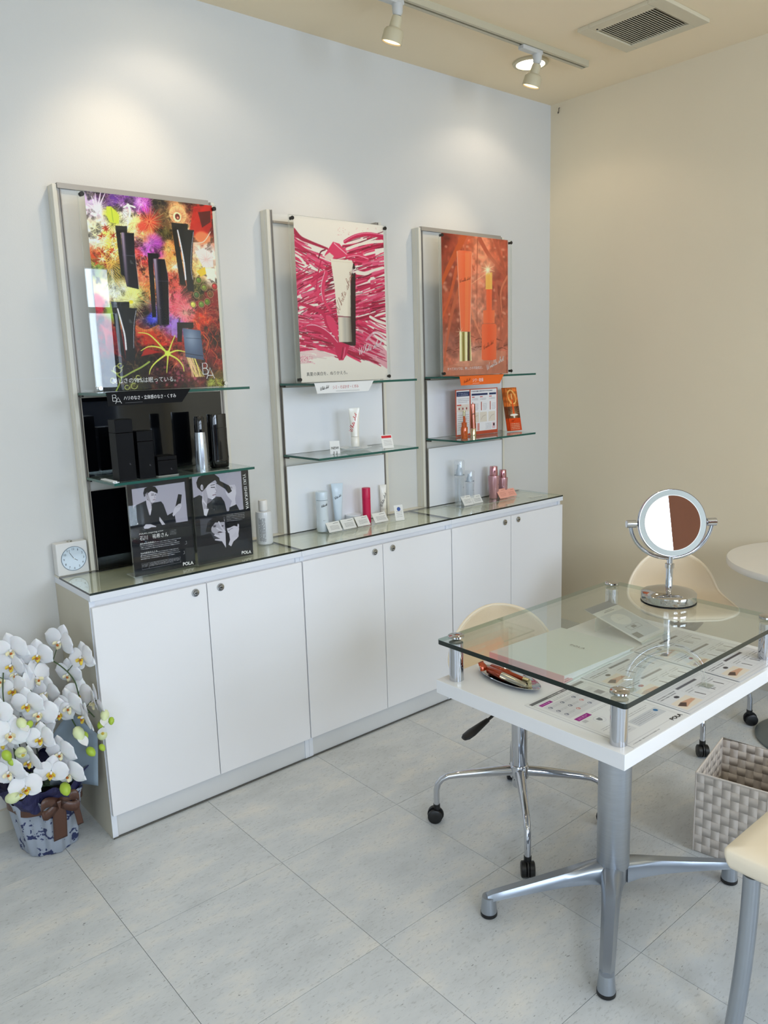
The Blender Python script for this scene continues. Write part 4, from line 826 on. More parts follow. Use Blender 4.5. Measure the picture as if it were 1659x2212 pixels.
for k in range(22):
    y = -.114 + k * .0108
    obj('louvre', G().add([(-.112, y, -.010), (.117, y, -.010), (.117, y + .006, -.0035), (-.112, y + .006, -.0035), (-.112, y + .001, -.0112), (.117, y + .001, -.0112), (.117, y + .0072, -.0045), (-.112, y + .0072, -.0045)], [(0, 1, 2, 3), (7, 6, 5, 4), (0, 4, 5, 1), (2, 6, 7, 3), (0, 3, 7, 4), (1, 5, 6, 2)]), 'vent', v)
hk = thing('wall_hook', 'tiny black hook high on the right wall by the corner', 'hook', (XR, -.008, 2.632))
obj('hook_wire', G().tube([(0, 0, .014), (-.006, 0, .012), (-.007, 0, -.008), (-.012, 0, -.014), (-.014, 0, -.006)], .0018, 6), 'black', hk)

# ------------------------------------------------------------ base cabinets with glass tops
UW = 0.757
names = ['left-hand', 'middle', 'right-hand']
for k in range(3):
    t = thing('base_cabinet', ['white two-door base cabinet beside the orchid, leftmost of the row', 'white two-door base cabinet in the middle of the row', 'white two-door base cabinet behind the table, at the right end of the row'][k], 'cabinet', (UW * k, 0, 0))
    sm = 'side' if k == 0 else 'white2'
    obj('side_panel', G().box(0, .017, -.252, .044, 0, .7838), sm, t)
    obj('side_panel', G().box(UW - .018, UW - .001, -.252, .044, 0, .7838), 'white2', t)
    obj('edge_strip', G().box(0, .0172, -.2535, -.2521, 0, .7838), 'white2', t); obj('edge_strip', G().box(UW - .0182, UW - .001, -.2535, -.2521, 0, .7838), 'white2', t)
    obj('plinth', G().box(.0172, UW - .0182, -.249, -.235, .004, .084), 'plinth', t)
    obj('floor_seal', G().box(.0002, UW - .0012, -.2555, -.2537, 0, .005), 'joint', t)
    obj('carcass', G().box(.0172, UW - .0182, -.2485, .04, .084, .7838), 'white', t)
    obj('worktop', G().box(-.001 if k == 0 else .0005, UW - .0005, -.27, .044, .784, .803), 'white2', t, bevel=.001)
    for a in (0, 1):
        x0 = .002 + a * .3775
        d = obj('door', G().box(x0, x0 + .3745, -.27, -.2538, .085, .764), 'white', t, bevel=.0012)
        cx = .336 if a == 0 else .427
        lk = obj('lock', G().lathe([(.0, .0), (.0135, .0), (.0125, .003), (.0085, .0035), (.0078, .0022), (.0072, .006), (0, .0065)], seg=24, cap=False).xf(Matrix.Translation((cx, -.2701, .741)) @ Matrix.Rotation(PI / 2, 4, 'X')), 'knob', d, smooth=40)
        obj('keyhole', G().box(cx - .0045, cx + .0045, -.2775, -.2766, .7395, .7425), 'black', d)
    gt = thing('counter_glass', ['clear glass sheet on the left cabinet top, under the clock and leaflets', 'clear glass sheet on the middle cabinet top, under the white price cards', 'clear glass sheet on the right cabinet top, under the pink bottles'][k], 'glass top', (UW * k, 0, .803))
    obj('glass_sheet', G().box(.001 if k else 0, UW - .001, -.27, 0, .0006, .007, 0, 1), [C_TOP, 'edged'], gt)
    obj('underlay', G().box(.004, UW - .004, -.264, -.004, .0001, .0005), 'under', gt)
struct('trim_3', G().box(0, 2.272, .0005, .0445, .8032, .8098), 'frame')

# ------------------------------------------------------------ wall display units, shelves, boards
UX = [.105, .861, 1.614]; UD = .546
SHX = [(.118, .606), (.876, 1.368), (1.630, 2.106)]
which = ['left', 'middle', 'right']
for k in range(3):
    x0 = UX[k]
    t = thing('display_frame', ['white wall display frame at left holding black panels and the flower poster', 'white wall display frame in the middle behind the pink poster', 'white wall display frame nearest the room corner behind the orange poster'][k], 'display frame', (x0, 0, .8098))
    Z1 = 1.207
    for a, b in ((0, .0135), (UD - .0135, UD)):
        obj('frame_side', G().box(a, b, 0, .0448, 0, Z1), 'frame', t, bevel=.0015)
        obj('frame_groove', G().box(a - .0004, b + .0004, .017, .0185, 0, Z1 - .004), 'plinth', t)
    for a, sgn in ((.014, 1), (UD - .0260, -1)):
        rl = obj('slotted_rail', G().box(a, a + .003, .002, .044, 0, Z1).box(a + .009, a + .012, .002, .044, 0, Z1).box(a + .0032, a + .0088, .006, .044, 0, Z1 - .0002), 'rail', t)
    obj('back_panel', G().box(.0262, UD - .0262, .006, .010, 0, Z1 - .012), 'mirrorp', t)
    if k != 1: obj('top_rail', G().box(.014, UD - .026, -.004, .012, Z1 - .0115, Z1 + .004), 'rail', t)
    else:
        obj('cross_rail', G().box(.0262, UD - .0262, -.001, .0055, Z1 - .045, Z1 - .037), 'rail', t)
    a, b = SHX[k]
    for j, z in enumerate((1.391, 1.121)):
        s = thing('glass_shelf', [['upper glass shelf in the left frame, edge under the flower poster', 'lower glass shelf in the left frame holding black boxes'], ['upper glass shelf in the middle frame, edge under the pink poster', 'lower glass shelf in the middle frame holding a white tube'], ['upper glass shelf in the right frame, edge under the orange poster', 'lower glass shelf in the right frame holding orange items']][k][j], 'shelf', (a, 0, z))
        obj('glass_plate', G().box(0, b - a, -.235, -.0045, -.008, 0, 0, 1), [C_SHELF, 'edge'], s)
        for bx in (.0, b - a - .012): obj('bracket', G().box(bx + .002, bx + .008, -.030, -.0005, -.014, -.0083), 'dark', s)
    for j, (z0, z1) in enumerate(((1.1215, 1.374), (.8115, 1.075))):
        bl = [['black glossy backing board behind the black boxes on the left shelf', 'black backing board behind the leaflets on the left counter'], ['white glossy backing board behind the new tube on the middle shelf', 'white glossy backing board behind the bottles on the middle counter'], ['white glossy backing board behind the orange chart on the right shelf', 'white glossy backing board behind the clear and pink bottles']][k][j]
        o = thing('backing_board', bl, 'backing board', (x0 + .018, -.012, z0))
        obj('board', G().box(0, .492, -.003, 0, 0, z1 - z0), 'blackg' if k == 0 else 'boardw', o, bevel=.0006)
        obj('board_edge', G().box(-.0014, -.0002, -.0034, .0004, 0, z1 - z0).box(-.0014, .492, -.0034, .0004, z1 - z0 + .0002, z1 - z0 + .0016), 'rail', o)

# posters in acrylic panels
PX = [(.142, .598, .163, .585, poster_flowers), (.888, 1.343, .908, 1.330, poster_pink), (1.636, 2.094, 1.648, 2.070, poster_orange)]
LB = ['tall acrylic panel with colourful flower poster and black containers', 'tall acrylic panel with pink brush-stroke poster and white tube', 'tall acrylic panel with orange poster of tube and dropper bottle']
RT, UP = (1, 0, 0), (0, 0, 1)
for k, (a0, a1, p0, p1, fn) in enumerate(PX):
    t = thing('poster_panel', LB[k], 'poster', (a0, -.100, 1.3912))
    obj('acrylic_front', G().vbox(0, a1 - a0, -.0045, -.0015, 0, .594), [C_ACR, C_ACRE], t)
    obj('acrylic_back', G().vbox(0, a1 - a0, .0015, .0045, 0, .594), [C_ACR, C_ACRE], t)
    pic = fn(); PW = p1 - p0
    obj('poster_paper', G().box(p0 - a0, p1 - a0, -.0003, .0003, .0012, .593), 'paper', t)
    pr = pic.mesh('poster_print', (p0 - a0, -.0005, .0013), RT, UP, PW, .5915, t)
    for sx in (.010, a1 - a0 - .010):
        for sz in (.012, .582):
            obj('panel_screw', G().lathe([(0, 0), (.0065, 0), (.007, .004), (.0045, .0065), (.0045, .016), (.006, .0165), (0, .017)], (0, 0, -.0), seg=16, cap=False).xf(Matrix.Translation((sx, -.0115, sz)) @ Matrix.Rotation(-PI / 2, 4, 'X')), 'dark' if not (k == 0 and sz < .1) else 'chrome', t, smooth=40)
    def W(pt, d=-.0009):
        q = pic.tp(pt); return Vector((p0 - a0 + q[0] / (pic.w - 1) * PW, d, .0013 + (1 - q[1] / (pic.h - 1)) * .5915))
    def LT(s, pa, pb, hpx, mtl, pen=None, wd=.001, **kw):
        """text from pa to pb along its baseline, in drawing coordinates"""
        A, B = W(pa), W(pb); rr = (B - A); up = Vector((0, -1, 0)).cross(rr).normalized() * -1
        if up.z < 0: up = -up
        h_ = (W((pa[0], pa[1] - hpx)) - A).length
        if pen: script(s, A, rr, up, rr.length, h_, mtl, pr, wd, **kw)
        else: letters(s, A, rr, up, rr.length, h_, mtl, pr, **kw)
    if k == 0:
        LT('美しさの98%は眠っている。', (535, 1526), (990, 1512), 40, 'txtw')
        A = W((1190, 1495)); script('', A, RT, UP, .042, .052, 'txtw', pr, .0022, 0, ks=BA)
        for pt, s in (((666, 672), .010), ((864, 992), .010), ((658, 1094), .010)): script('', W(pt), RT, UP, s, s * 1.2, 'txtw' if s > .011 else 'txtg', pr, .0007, 0, ks=BA)
    elif k == 1:
        LT('真夏の美白を、ぬりかえろ。', (558, 1668), (930, 1650), 36, 'txtk')
        LT('White shot', (1040, 1468), (1262, 1372), 70, 'txtw', 1, .0016); LT('White shot', (840, 1080), (972, 700), 70, 'txtd', 1, .0013, slant=.2)
    else:
        LT('すべてのシワは、美しさの可能性だ。', (430, 1478), (775, 1462), 30, 'txtw')
        LT('Wrinkle shot', (822, 1474), (992, 1376), 60, 'txtw', 1, .0016, slant=.2); LT('Wrinkle shot', (552, 622), (656, 588), 34, 'txtd', 1, .0011, slant=.2); LT('Wrinkle shot', (788, 1272), (886, 1210), 44, 'txtd', 1, .0011, slant=.2)

# header signs hooked over the upper shelf edges
SG = [(.118, .390, .357, .122, 'blacksign', 'black header sign with white lettering hung under the flower poster', 1.353), (.868, 1.144, 1.116, .880, 'paper', 'white header sign with red lettering hung under the pink poster', 1.354), (1.606, 1.884, 1.856, 1.615, 'orange', 'orange header sign with white lettering hung under the orange poster', 1.354)]
for k, (a, b, c, d, mt, lb, zb) in enumerate(SG):
    y = -.2366; zt = 1.3935 - zb
    t = thing('header_sign', lb, 'sign', (a, y, zb))
    obj('sign_card', G().prism([(0, zt), (b - a, zt), (c - a, 0), (d - a, 0)], -.0012, 0), mt, t)
    obj('sign_fold', G().box(.002, b - a - .004, -.0012, .030, zt - .0016, zt - .0006), mt, t)
    yy = -.0018
    if k == 0:
        script('', (.018, yy, .006), RT, UP, .026, .026, 'txtw', t, .0011, 0, ks=BA)
        letters('ハリのなさ・立体感のなさ・くすみ', (.052, yy, .015), RT, UP, .168, .0125, 'txtw', t); obj('small_print', G().box(.055, .110, yy, yy + .0003, .0065, .0072), 'txtg', t)
    elif k == 1:
        script('White shot', (.026, yy, .010), (1, 0, .22), UP, .040, .013, 'txtk', t, .0008, .2); letters('シミ・そばかす・くすみ', (.082, yy, .014), RT, UP, .118, .0125, mat('red_brown_ink', (196, 92, 92), .5), t); obj('small_print', G().box(.095, .205, yy, yy + .0003, .0055, .0062), 'txtg', t)
    else:
        script('Wrinkle shot', (.026, yy, .008), (1, 0, .3), UP, .042, .013, 'txtd', t, .0008, .2); letters('シワ・乾燥', (.078, yy, .012), RT, UP, .066, .015, 'txtw', t); obj('small_print', G().box(.078, .120, yy, yy + .0003, .0055, .0062), 'txtw', t)
# ------------------------------------------------------------ goods on the left shelf
ZC = .8101; ZM = 1.1212
def carton(x0, x1, y0, y1, h, z, label, dot=True):
    t = thing('black_carton', label, 'box', ((x0 + x1) / 2, (y0 + y1) / 2, z)); wx, wy = (x1 - x0) / 2, (y1 - y0) / 2
    obj('carton_body', G().box(-wx, wx, -wy, wy, 0, h * .78), 'blackbox', t, bevel=.0012)
    obj('carton_lid', G().box(-wx, wx, -wy, wy, h * .78 + .0006, h), 'blackbox', t, bevel=.0012)
    script('', (wx * .3, -wy - .0004, h * .25), RT, UP, .0045, .006, 'txtg', t, .0004, 0, ks=BA)
carton(.150, .205, -.20, -.145, .188, ZM, 'tallest black carton, leftmost on the black shelf')
carton(.215, .268, -.20, -.147, .148, ZM, 'mid-height black carton between the tallest and the lowest one')
carton(.272, .338, -.21, -.148, .060, ZM + .0042, 'low square black carton on a clear riser')
rs_ = thing('acrylic_riser', 'clear acrylic riser under the low black carton', 'riser', (.305, -.178, ZM))
obj('riser_plate', G().box(-.034, .034, -.034, .034, 0, .004, 0, 1), [C_ACR, C_ACRE], rs_)
t = thing('spray_bottle', 'tall slim bottle with silver lower body and black cap on the black shelf', 'bottle', (.437, -.185, ZM))
obj('bottle_body', G().lathe([(0, 0), (.0200, 0), (.0206, .003), (.0206, .05), (.0185, .115), (.0172, .128), (0, .128)], seg=36, cap=False), mat('silver_gradient_metal', (196, 202, 212), .22, .9), t, smooth=40)
obj('bottle_cap', G().lathe([(0, .1285), (.0168, .1285), (.0166, .176), (.0150, .180), (0, .180)], seg=32, cap=False), 'blackg', t, smooth=40)
script('', (.006, -.0195, .09), RT, UP, .006, .008, 'txtg', t, .0005, 0, ks=BA)
t = thing('black_bottle', 'tall black glossy square bottle beside the silver one', 'bottle', (.520, -.150, ZM))
def sq(r_, z, n=32, p=4.0):
    o = []
    for k in range(n):
        a = 2 * PI * k / n; c, s = math.cos(a), math.sin(a); q = (abs(c) ** p + abs(s) ** p) ** (-1 / p); o.append((r_ * q * c, r_ * .72 * q * s, z))
    return o
obj('bottle_body', G().ring([sq(.026, 0), sq(.030, .004), sq(.0315, .03), sq(.0300, .10), sq(.0305, .136)]), 'blackg', t, smooth=50)
obj('bottle_cap', G().ring([sq(.0300, .1366), sq(.0300, .180), sq(.0292, .182)]), 'blackg', t, smooth=50)
t = thing('shelf_strip', 'clear strip with small white tabs along the left edge of the black shelf', 'price strip', (.122, -.215, ZM))
obj('strip_base', G().box(0, .02, 0, .105, 0, .0012), C_ACRE, t)
for k in range(8): obj('strip_tab', G().box(.001, .015, .004 + k * .0125, .0115 + k * .0125, .0013, .0042), 'paper', t)
t = thing('acrylic_tray', 'long clear acrylic plate under the bottles at the front of the black shelf', 'tray', (.36, -.16, ZM))
obj('tray_plate', G().box(.035, .236, -.060, .06, 0.0, .0008, 0, 1), [C_ACR, C_ACRE], t)

# clock on the ledge
t = thing('desk_clock', 'small white square clock with pale blue round dial at the counter end', 'clock', (.050, .002, .8100))
obj('clock_case', G().box(-.0500, .0495, 0, .038, 0, .106), 'pvc', t, bevel=.003)
obj('clock_button', G().lathe([(0, 0), (.0085, 0), (.0085, .0035), (.006, .005), (0, .005)], (0, .016, .1062), seg=20, cap=False), 'champ', t, smooth=40)
rot = Matrix.Translation((.003, -.0001, .052)) @ Matrix.Rotation(PI / 2, 4, 'X')
obj('dial', G().lathe([(0, .0002), (.0385, .0002), (.0385, .0010), (0, .0010)], seg=48, cap=False).xf(rot), 'clockf', t)
obj('dial_ring', G().lathe([(.0385, 0), (.0400, 0), (.0400, .0022), (.0385, .0022), (.0385, 0)], seg=48, cap=False).xf(rot), mat('clock_ring', (110, 126, 140), .3), t, smooth=40)
for n in range(1, 13):
    a = PI / 2 - n * PI / 6; w_ = .0042 if n < 10 else .0075
    letters(str(n), (.003 + .0315 * math.cos(a) - w_ / 2, -.0016, .052 + .0315 * math.sin(a) - .0035), RT, UP, w_ if n != 1 else .002, .007, mat('clock_numeral', (52, 62, 72), .5) if n == 1 else bpy.data.materials['clock_numeral'], t, name='numeral')
def hand(a, l, w_): c, s = math.cos(a), math.sin(a); return G().add([(.003 - s * w_, -.0020, .052 + c * w_), (.003 + s * w_, -.0020, .052 - c * w_), (.003 + c * l + s * w_, -.0020, .052 + s * l - c * w_), (.003 + c * l - s * w_, -.0020, .052 + s * l + c * w_)], [(0, 1, 2, 3)])
obj('minute_hand', hand(2.1, .026, .0006), 'txtk', t); obj('hour_hand', hand(-.6, .014, .0008), 'txtg', t)
obj('hub', G().lathe([(0, 0), (.002, 0), (.002, .002), (0, .002)], seg=12, cap=False).xf(rot), 'pvc', t)

# leaflet stands
LS = [(.172, -.192, leaflet_left, 'acrylic leaflet stand with black leaflet of a man holding a black bottle'), (.386, -.206, leaflet_right, 'acrylic leaflet stand with black leaflet of three photographs of a man')]
for k, (x, y, fn, lb) in enumerate(LS):
    t = thing('leaflet_stand', lb, 'leaflet stand', (x, y, ZC)); Wd, Ht = .210, .299
    obj('clear_front', G().vbox(-.002, Wd + .002, -.0042, -.0022, .0002, Ht + .003), [C_ACR, C_ACRE], t)
    obj('clear_back', G().vbox(-.002, Wd + .002, .0012, .0032, .0002, Ht + .003), [C_ACR, C_ACRE], t)
    obj('stand_foot', G().box(-.002, Wd + .002, .0034, .060, .0001, .0024), C_ACRE, t)
    obj('leaflet_sheet', G().box(.0005, Wd - .0005, .0000, .0008, .0012, Ht), 'blacksign', t)
    pic = fn(); pr = pic.mesh('leaflet_print', (0, -.0009, .0013), RT, UP, Wd, Ht - .002, t, PRINTG)
    def W(pt): q = pic.tp(pt); return Vector((q[0] / (pic.w - 1) * Wd, -.0013, .0013 + (1 - q[1] / (pic.h - 1)) * (Ht - .002)))
    def LT(s, pa, pb, hpx, mtl='txtw', **kw):
        A, B = W(pa), W(pb); r_ = B - A; up = r_.cross(Vector((0, 1, 0))) * -1
        if pa[0] == pb[0] or abs(r_.z) > abs(r_.x): up = Vector((1, 0, 0))
        elif up.z < 0: up = -up
        letters(s, A, r_, up, r_.length, (W((pa[0], pa[1] - hpx)) - A).length if abs(r_.z) < abs(r_.x) else hpx, mtl, pr, **kw)
    if k == 0:
        LT("POLA's inspiring crew", (183, 882), (486, 838), 24); LT('石川　祐希さん', (190, 948), (548, 898), 58)
        LT('POLAとの出会い', (192, 998), (386, 970), 22); LT('B.Aの好きなところ', (198, 1115), (404, 1084), 22); LT('POLA', (714, 1258), (844, 1240), 40, bold=.035)
    else:
        LT('POLA', (1436, 1115), (1552, 1098), 38, bold=.035); LT('YUKI ISHIKAWA', (1466, 128), (1500, 560), .0115, spacing=1.05)
# plain white bottle by the leaflets
t = thing('lotion_bottle', 'translucent white bottle with white cap and grey printed label by the leaflets', 'bottle', (.722, -.082, ZC))
obj('bottle_body', G().lathe([(0, 0), (.028, 0), (.0305, .003), (.0305, .112), (.028, .121), (.014, .124), (.014, .130), (0, .130)], seg=40, cap=False), 'frosted', t, smooth=35)
obj('bottle_cap', G().lathe([(0, .1265), (.0165, .1265), (.0170, .130), (.0170, .160), (.0155, .163), (0, .163)], seg=32, cap=False), 'pvc', t, smooth=35)
def wrap_rows(t, R, z0, z1, a0, a1, rows, mtl, dens=.8, name='label_print'):
    g = G(); rs = np.random.RandomState(3)
    for i in range(rows):
        z = z1 - (z1 - z0) * (i + .5) / rows; h = (z1 - z0) / rows * .28; a = a0
        while a < a1:
            da = .03 + .09 * rs.rand()
            if rs.rand() < dens: g.add([(R * math.cos(q), R * math.sin(q), zz) for zz in (z - h, z + h) for q in (a, min(a + da, a1))], [(0, 1, 3, 2)])
            a += da + .03
    obj(name, g, mtl, t)
wrap_rows(t, .0308, .012, .100, -2.75, -1.95, 22, 'txtg', .85)

# ------------------------------------------------------------ middle display goods
ROTZ = lambda a: Matrix.Rotation(a, 4, 'Z')
def tube_item(name, label, loc, h, rbase, wtop, hcap, mb, mc, rz=0.0, inv=True, scr=None, smat='txtk', thick=.004):
    """squeeze tube standing on its round cap, flat crimp on top"""
    t = thing(name, label, 'tube', loc, rz); rs = []
    def rg(rx, ry, z, n=28): return [(rx * math.cos(2 * PI * k / n), ry * math.sin(2 * PI * k / n), z) for k in range(n)]
    for q in np.linspace(0, 1, 9):
        rs.append(rg(rbase * .98 + (wtop / 2 - rbase * .98) * q ** 1.1, rbase * .98 * (1 - q) ** .8 + .0012, hcap + .0008 + (h - hcap - .008) * q))
    rs.append(rg(wtop / 2, .0011, h))
    obj('tube_body', G().ring(rs), mb, t, smooth=60)
    obj('tube_cap', G().lathe([(0, 0), (rbase, 0), (rbase * 1.01, .002), (rbase * 1.01, hcap - .001), (rbase * .97, hcap), (0, hcap)], seg=32, cap=False), mc, t, smooth=40)
    if scr:
        tx, x, z, w_, hh, ang, wd = scr; o = script(tx, (x, 0, z), (math.cos(ang), 0, math.sin(ang)), (-math.sin(ang), 0, math.cos(ang)), w_, hh, smat, t, wd, .2)
        for vv in o.data.vertices:      # lay the lettering on the tube's front
            q = min(max((vv.co.z - hcap) / (h - hcap - .008), 0), 1); ry = rbase * .98 * (1 - q) ** .8 + .0012; rx = rbase * .98 + (wtop / 2 - rbase * .98) * q ** 1.1
            vv.co.y = -ry * math.sqrt(max(1 - min((vv.co.x / rx) ** 2, .98), .02)) - .0005
    return t
FACE = -.45     # turned a little towards the door
tube_item('cream_tube', 'white cream tube with red and black script on a clear rippled dish', (1.140, -.115, ZM + .0155), .150, .0165, .044, .038, 'tubew', 'tubew', FACE, scr=('White shot', -.012, .058, .075, .014, 1.25, .0013), smat='txtr')
t = thing('ripple_dish', 'clear rippled glass dish under the white tube', 'dish', (1.140, -.115, ZM))
g = G(); rs = []
for rr, z in ((.0, .0), (.030, 0), (.055, .006), (.062, .011), (.0, .0105)):
    rs.append([((rr * (1 + .07 * math.sin(9 * a) * (rr > .02))) * math.cos(a), rr * (1 + .07 * math.sin(9 * a) * (rr > .02)) * math.sin(a), z + .0015 * math.sin(9 * a) * (rr > .05)) for a in [2 * PI * k / 72 for k in range(72)]])
g.ring(rs, cap0=False, cap1=False); obj('dish_glass', g, C_DISH, t, smooth=60)
obj('dish_foot', G().lathe([(.026, .0108), (.026, .0152), (0, .0152)], seg=30, cap=False), C_LIQ, t)
def card(label, loc, w_, h_, tilt, rz=0.0, mt='paper', header=None, lines=2, stand=True, seal=False, name='price_card', cat='price card', txt=None, lm='txtg'):
    """small printed card leaning back in a clear holder"""
    t = thing(name, label, cat, loc, rz); c, s = math.cos(tilt), math.sin(tilt)
    T = Matrix.Rotation(-tilt, 4, 'X')
    obj('card', G().box(-w_ / 2, w_ / 2, -.0005, .0005, .001, h_).xf(T), mt, t)
    if header: obj('card_header', G().box(-w_ / 2 + .003, w_ / 2 - .003, -.0009, -.0006, h_ - .013, h_ - .003).xf(T), header, t)
    g = G(); rs2 = np.random.RandomState(int(abs(loc[0]) * 1000))
    for i in range(lines + 2):
        z = h_ * (.58 - .11 * i); a = -w_ * .3
        while a < w_ * .34:
            d = .0012 + .004 * rs2.rand(); g.box(a, min(a + d, w_ * .38), -.0008, -.0006, z, z + .0012); a += d + .0011
    obj('card_print', g.xf(T), lm, t)
    if not header and not seal and not txt: obj('card_heading', G().box(w_ * .02, w_ * .4, -.0008, -.0006, h_ - .008, h_ - .0065).xf(T), lm, t)
    if seal: obj('card_seal', G().lathe([(0, 0), (.0085, 0), (.0085, .0003), (0, .0003)], seg=24, cap=False).xf(T @ Matrix.Translation((0, -.0008, h_ * .74)) @ Matrix.Rotation(PI / 2, 4, 'X')), 'blue', t)
    if stand: obj('card_holder', G().box(-w_ / 2 - .001, w_ / 2 + .001, .0007, .0019, 0.001, h_ * .96).xf(T).box(-w_ / 2 - .001, w_ / 2 + .001, -.004, .026, 0, .0011), C_ACR, t)
    return t
t = card('white NEW card held by a metal clip on the middle shelf', (1.003, -.165, ZM), .040, .050, .12, FACE * .6, lines=-2, stand=False, name='new_card', cat='card', txt=1)
letters('NEW', (-.015, -.0012, .019), RT, UP, .030, .0095, 'txtk', t)
for sx in (-.006, .006): obj('clip', G().box(sx - .0007, sx + .0007, -.003, -.0018, 0, .011).box(sx - .0007, sx + .0007, -.003, .012, 0, .001), 'dark', t)
card('white price card with red header at the right of the middle shelf', (1.255, -.182, ZM), .050, .056, .38, FACE * .5, header='red')
# counter
t = thing('acrylic_plinth', 'clear acrylic plinth under the middle bottles and cards', 'display plinth', (1.19, -.090, ZC))
obj('plate', G().box(-.205, .185, -.052, .060, 0, .0022, 0, 1), [C_ACR, C_ACRE], t, bevel=0)
ZB = ZC + .0024
t = thing('lotion_bottle', 'tall pale bottle with script, left of the middle counter goods', 'bottle', (.992, -.078, ZB), FACE)
obj('bottle_body', G().lathe([(0, 0), (.022, 0), (.0245, .004), (.0250, .03), (.0225, .08), (.0238, .124), (0, .124)], seg=40, cap=False), 'lotion', t, smooth=35)
obj('bottle_cap', G().lathe([(0, .1256), (.0238, .1256), (.0240, .154), (.0225, .158), (0, .158)], seg=40, cap=False), 'tubeb', t, smooth=35)
def onround(o, R):
    for vv in o.data.vertices: vv.co.y = -math.sqrt(max(R * R - min(vv.co.x ** 2, R * R * .97), 0)) - .0005
onround(script('White shot', (-.006, 0, .098), (.96, 0, .26), UP, .026, .010, 'txtk', t, .0007, .2), .0236); wrap_rows(t, .0245, .044, .0475, -1.6, -1.2, 1, 'txtg')
tube_item('cream_tube', 'tall pale blue-white tube beside the tall pale bottle', (1.088, -.052, ZB), .176, .0150, .048, .020, 'tubeb', 'tubeb', FACE, scr=('White shot', -.010, .112, .030, .011, .45, .0007))
t = thing('cream_jar', 'low white jar behind the price cards', 'jar', (1.178, -.036, ZB)); obj('jar_body', G().lathe([(0, 0), (.030, 0), (.032, .004), (.032, .018), (0, .018)], seg=36, cap=False), 'tubew', t, smooth=40); obj('jar_lid', G().lathe([(0, .0188), (.033, .0188), (.033, .034), (.031, .036), (0, .036)], seg=36, cap=False), 'boardw', t, smooth=40)
t = thing('carton_tube', 'bright magenta cylinder standing behind the price cards', 'cylinder box', (1.217, -.076, ZB)); obj('cylinder', G().lathe([(0, 0), (.0172, 0), (.0172, .100), (0, .100)], seg=40, cap=False), 'magenta', t, smooth=40); obj('lid', G().lathe([(0, .1006), (.0174, .1006), (.0174, .1435), (.0168, .1445), (0, .1445)], seg=40, cap=False), 'magenta', t, smooth=40)
tube_item('cream_tube', 'slim pale tube with black script at the right edge of the white board', (1.343, -.035, ZB), .138, .0120, .030, .034, 'tubew', 'tubew', FACE, scr=('White shot', -.008, .045, .062, .011, 1.2, .0009))
for k, (x, y) in enumerate(((1.018, -.128), (1.092, -.125), (1.166, -.122), (1.262, -.119))):
    card(['white price card in front of the tall pale bottle', 'second white price card from the left on the middle counter', 'white price card just left of the magenta cylinder', 'white price card just right of the magenta cylinder'][k], (x, y, ZB), .064 if k < 3 else .070, .044, .62, -.02)
card('upright white card with a blue seal at the right of the middle counter', (1.338, -.145, ZC), .042, .066, .22, FACE * .4, seal=True, name='seal_card', cat='card')
# ------------------------------------------------------------ right display goods
ZR = ZM
t = thing('trifold_chart', 'orange-edged white product chart standing on the right shelf', 'chart', (1.738, -.082, ZR), -.01)
T = Matrix.Rotation(-.06, 4, 'X')
pic = trifold(); pr = pic.mesh('chart_print', (0, -.0018, .0012), RT, UP, .274, .208, t, PRINTG)
obj('chart_board', G().box(0, .274, -.0015, .0015, .001, .209), mat('chart_orange', (192, 84, 58), .5), t); obj('chart_foot', G().box(.02, .25, .0016, .05, 0, .0015), C_ACRE, t)
t = thing('dropper_bottle', 'orange dropper bottle with pale gold tip on the right shelf', 'bottle', (1.706, -.165, ZR))
obj('bottle_body', G().lathe([(0, 0), (.0145, 0), (.0155, .002), (.0155, .048), (.0140, .052), (0, .052)], seg=32, cap=False), 'amber', t, smooth=35)
obj('collar', G().lathe([(0, .0523), (.0118, .0523), (.0118, .071), (.0052, .073), (.0050, .098), (0, .098)], seg=32, cap=False), 'amber', t, smooth=35)
obj('dropper_tip', G().lathe([(0, .0983), (.0062, .0983), (.0060, .120), (.005, .121), (0, .121)], seg=24, cap=False), 'gold', t, smooth=35)
tube_item('serum_tube', 'tall brown lacquered tube on a gold cap beside the dropper bottle', (1.766, -.162, ZR), .148, .0122, .020, .040, 'amberd', 'gold', FACE, scr=('Wrinkle shot', -.006, .100, .014, .006, .3, .0005), thick=.003)
t = thing('brochure_holder', 'clear holder with a stack of orange folded brochures on the right shelf', 'brochure holder', (2.062, -.115, ZR), -.12)
T = Matrix.Rotation(-.20, 4, 'X')
obj('holder', G().box(-.001, .077, -.014, -.012, .0015, .04).xf(T).box(-.001, .077, -.018, .040, 0, .0014), C_ACR, t)
pic = brochure()
for k in range(3):
    b = thing('brochure', ['front orange brochure in the clear holder', 'middle orange brochure in the clear holder', 'rear orange brochure in the clear holder'][k], 'brochure', (2.062 - .0045 * k, -.113 + .0045 * k, ZR + .0022), -.12, 'orange brochures in the clear holder')
    obj('cover', G().box(0, .074, -.0095, -.0060, 0, .204).xf(T), mat('brochure_edge', (150, 62, 24), .5) if k == 0 else bpy.data.materials['brochure_edge'], b)
    if k == 0: BRO = pic.mesh('cover_print', tuple(T @ Vector((0, -.0099, 0))), (1, 0, 0), tuple(T.to_3x3() @ Vector((0, 0, 1))), .074, .204, b, PRINTG)
    else:
        c = BRO.copy(); COL.objects.link(c); c.parent = b
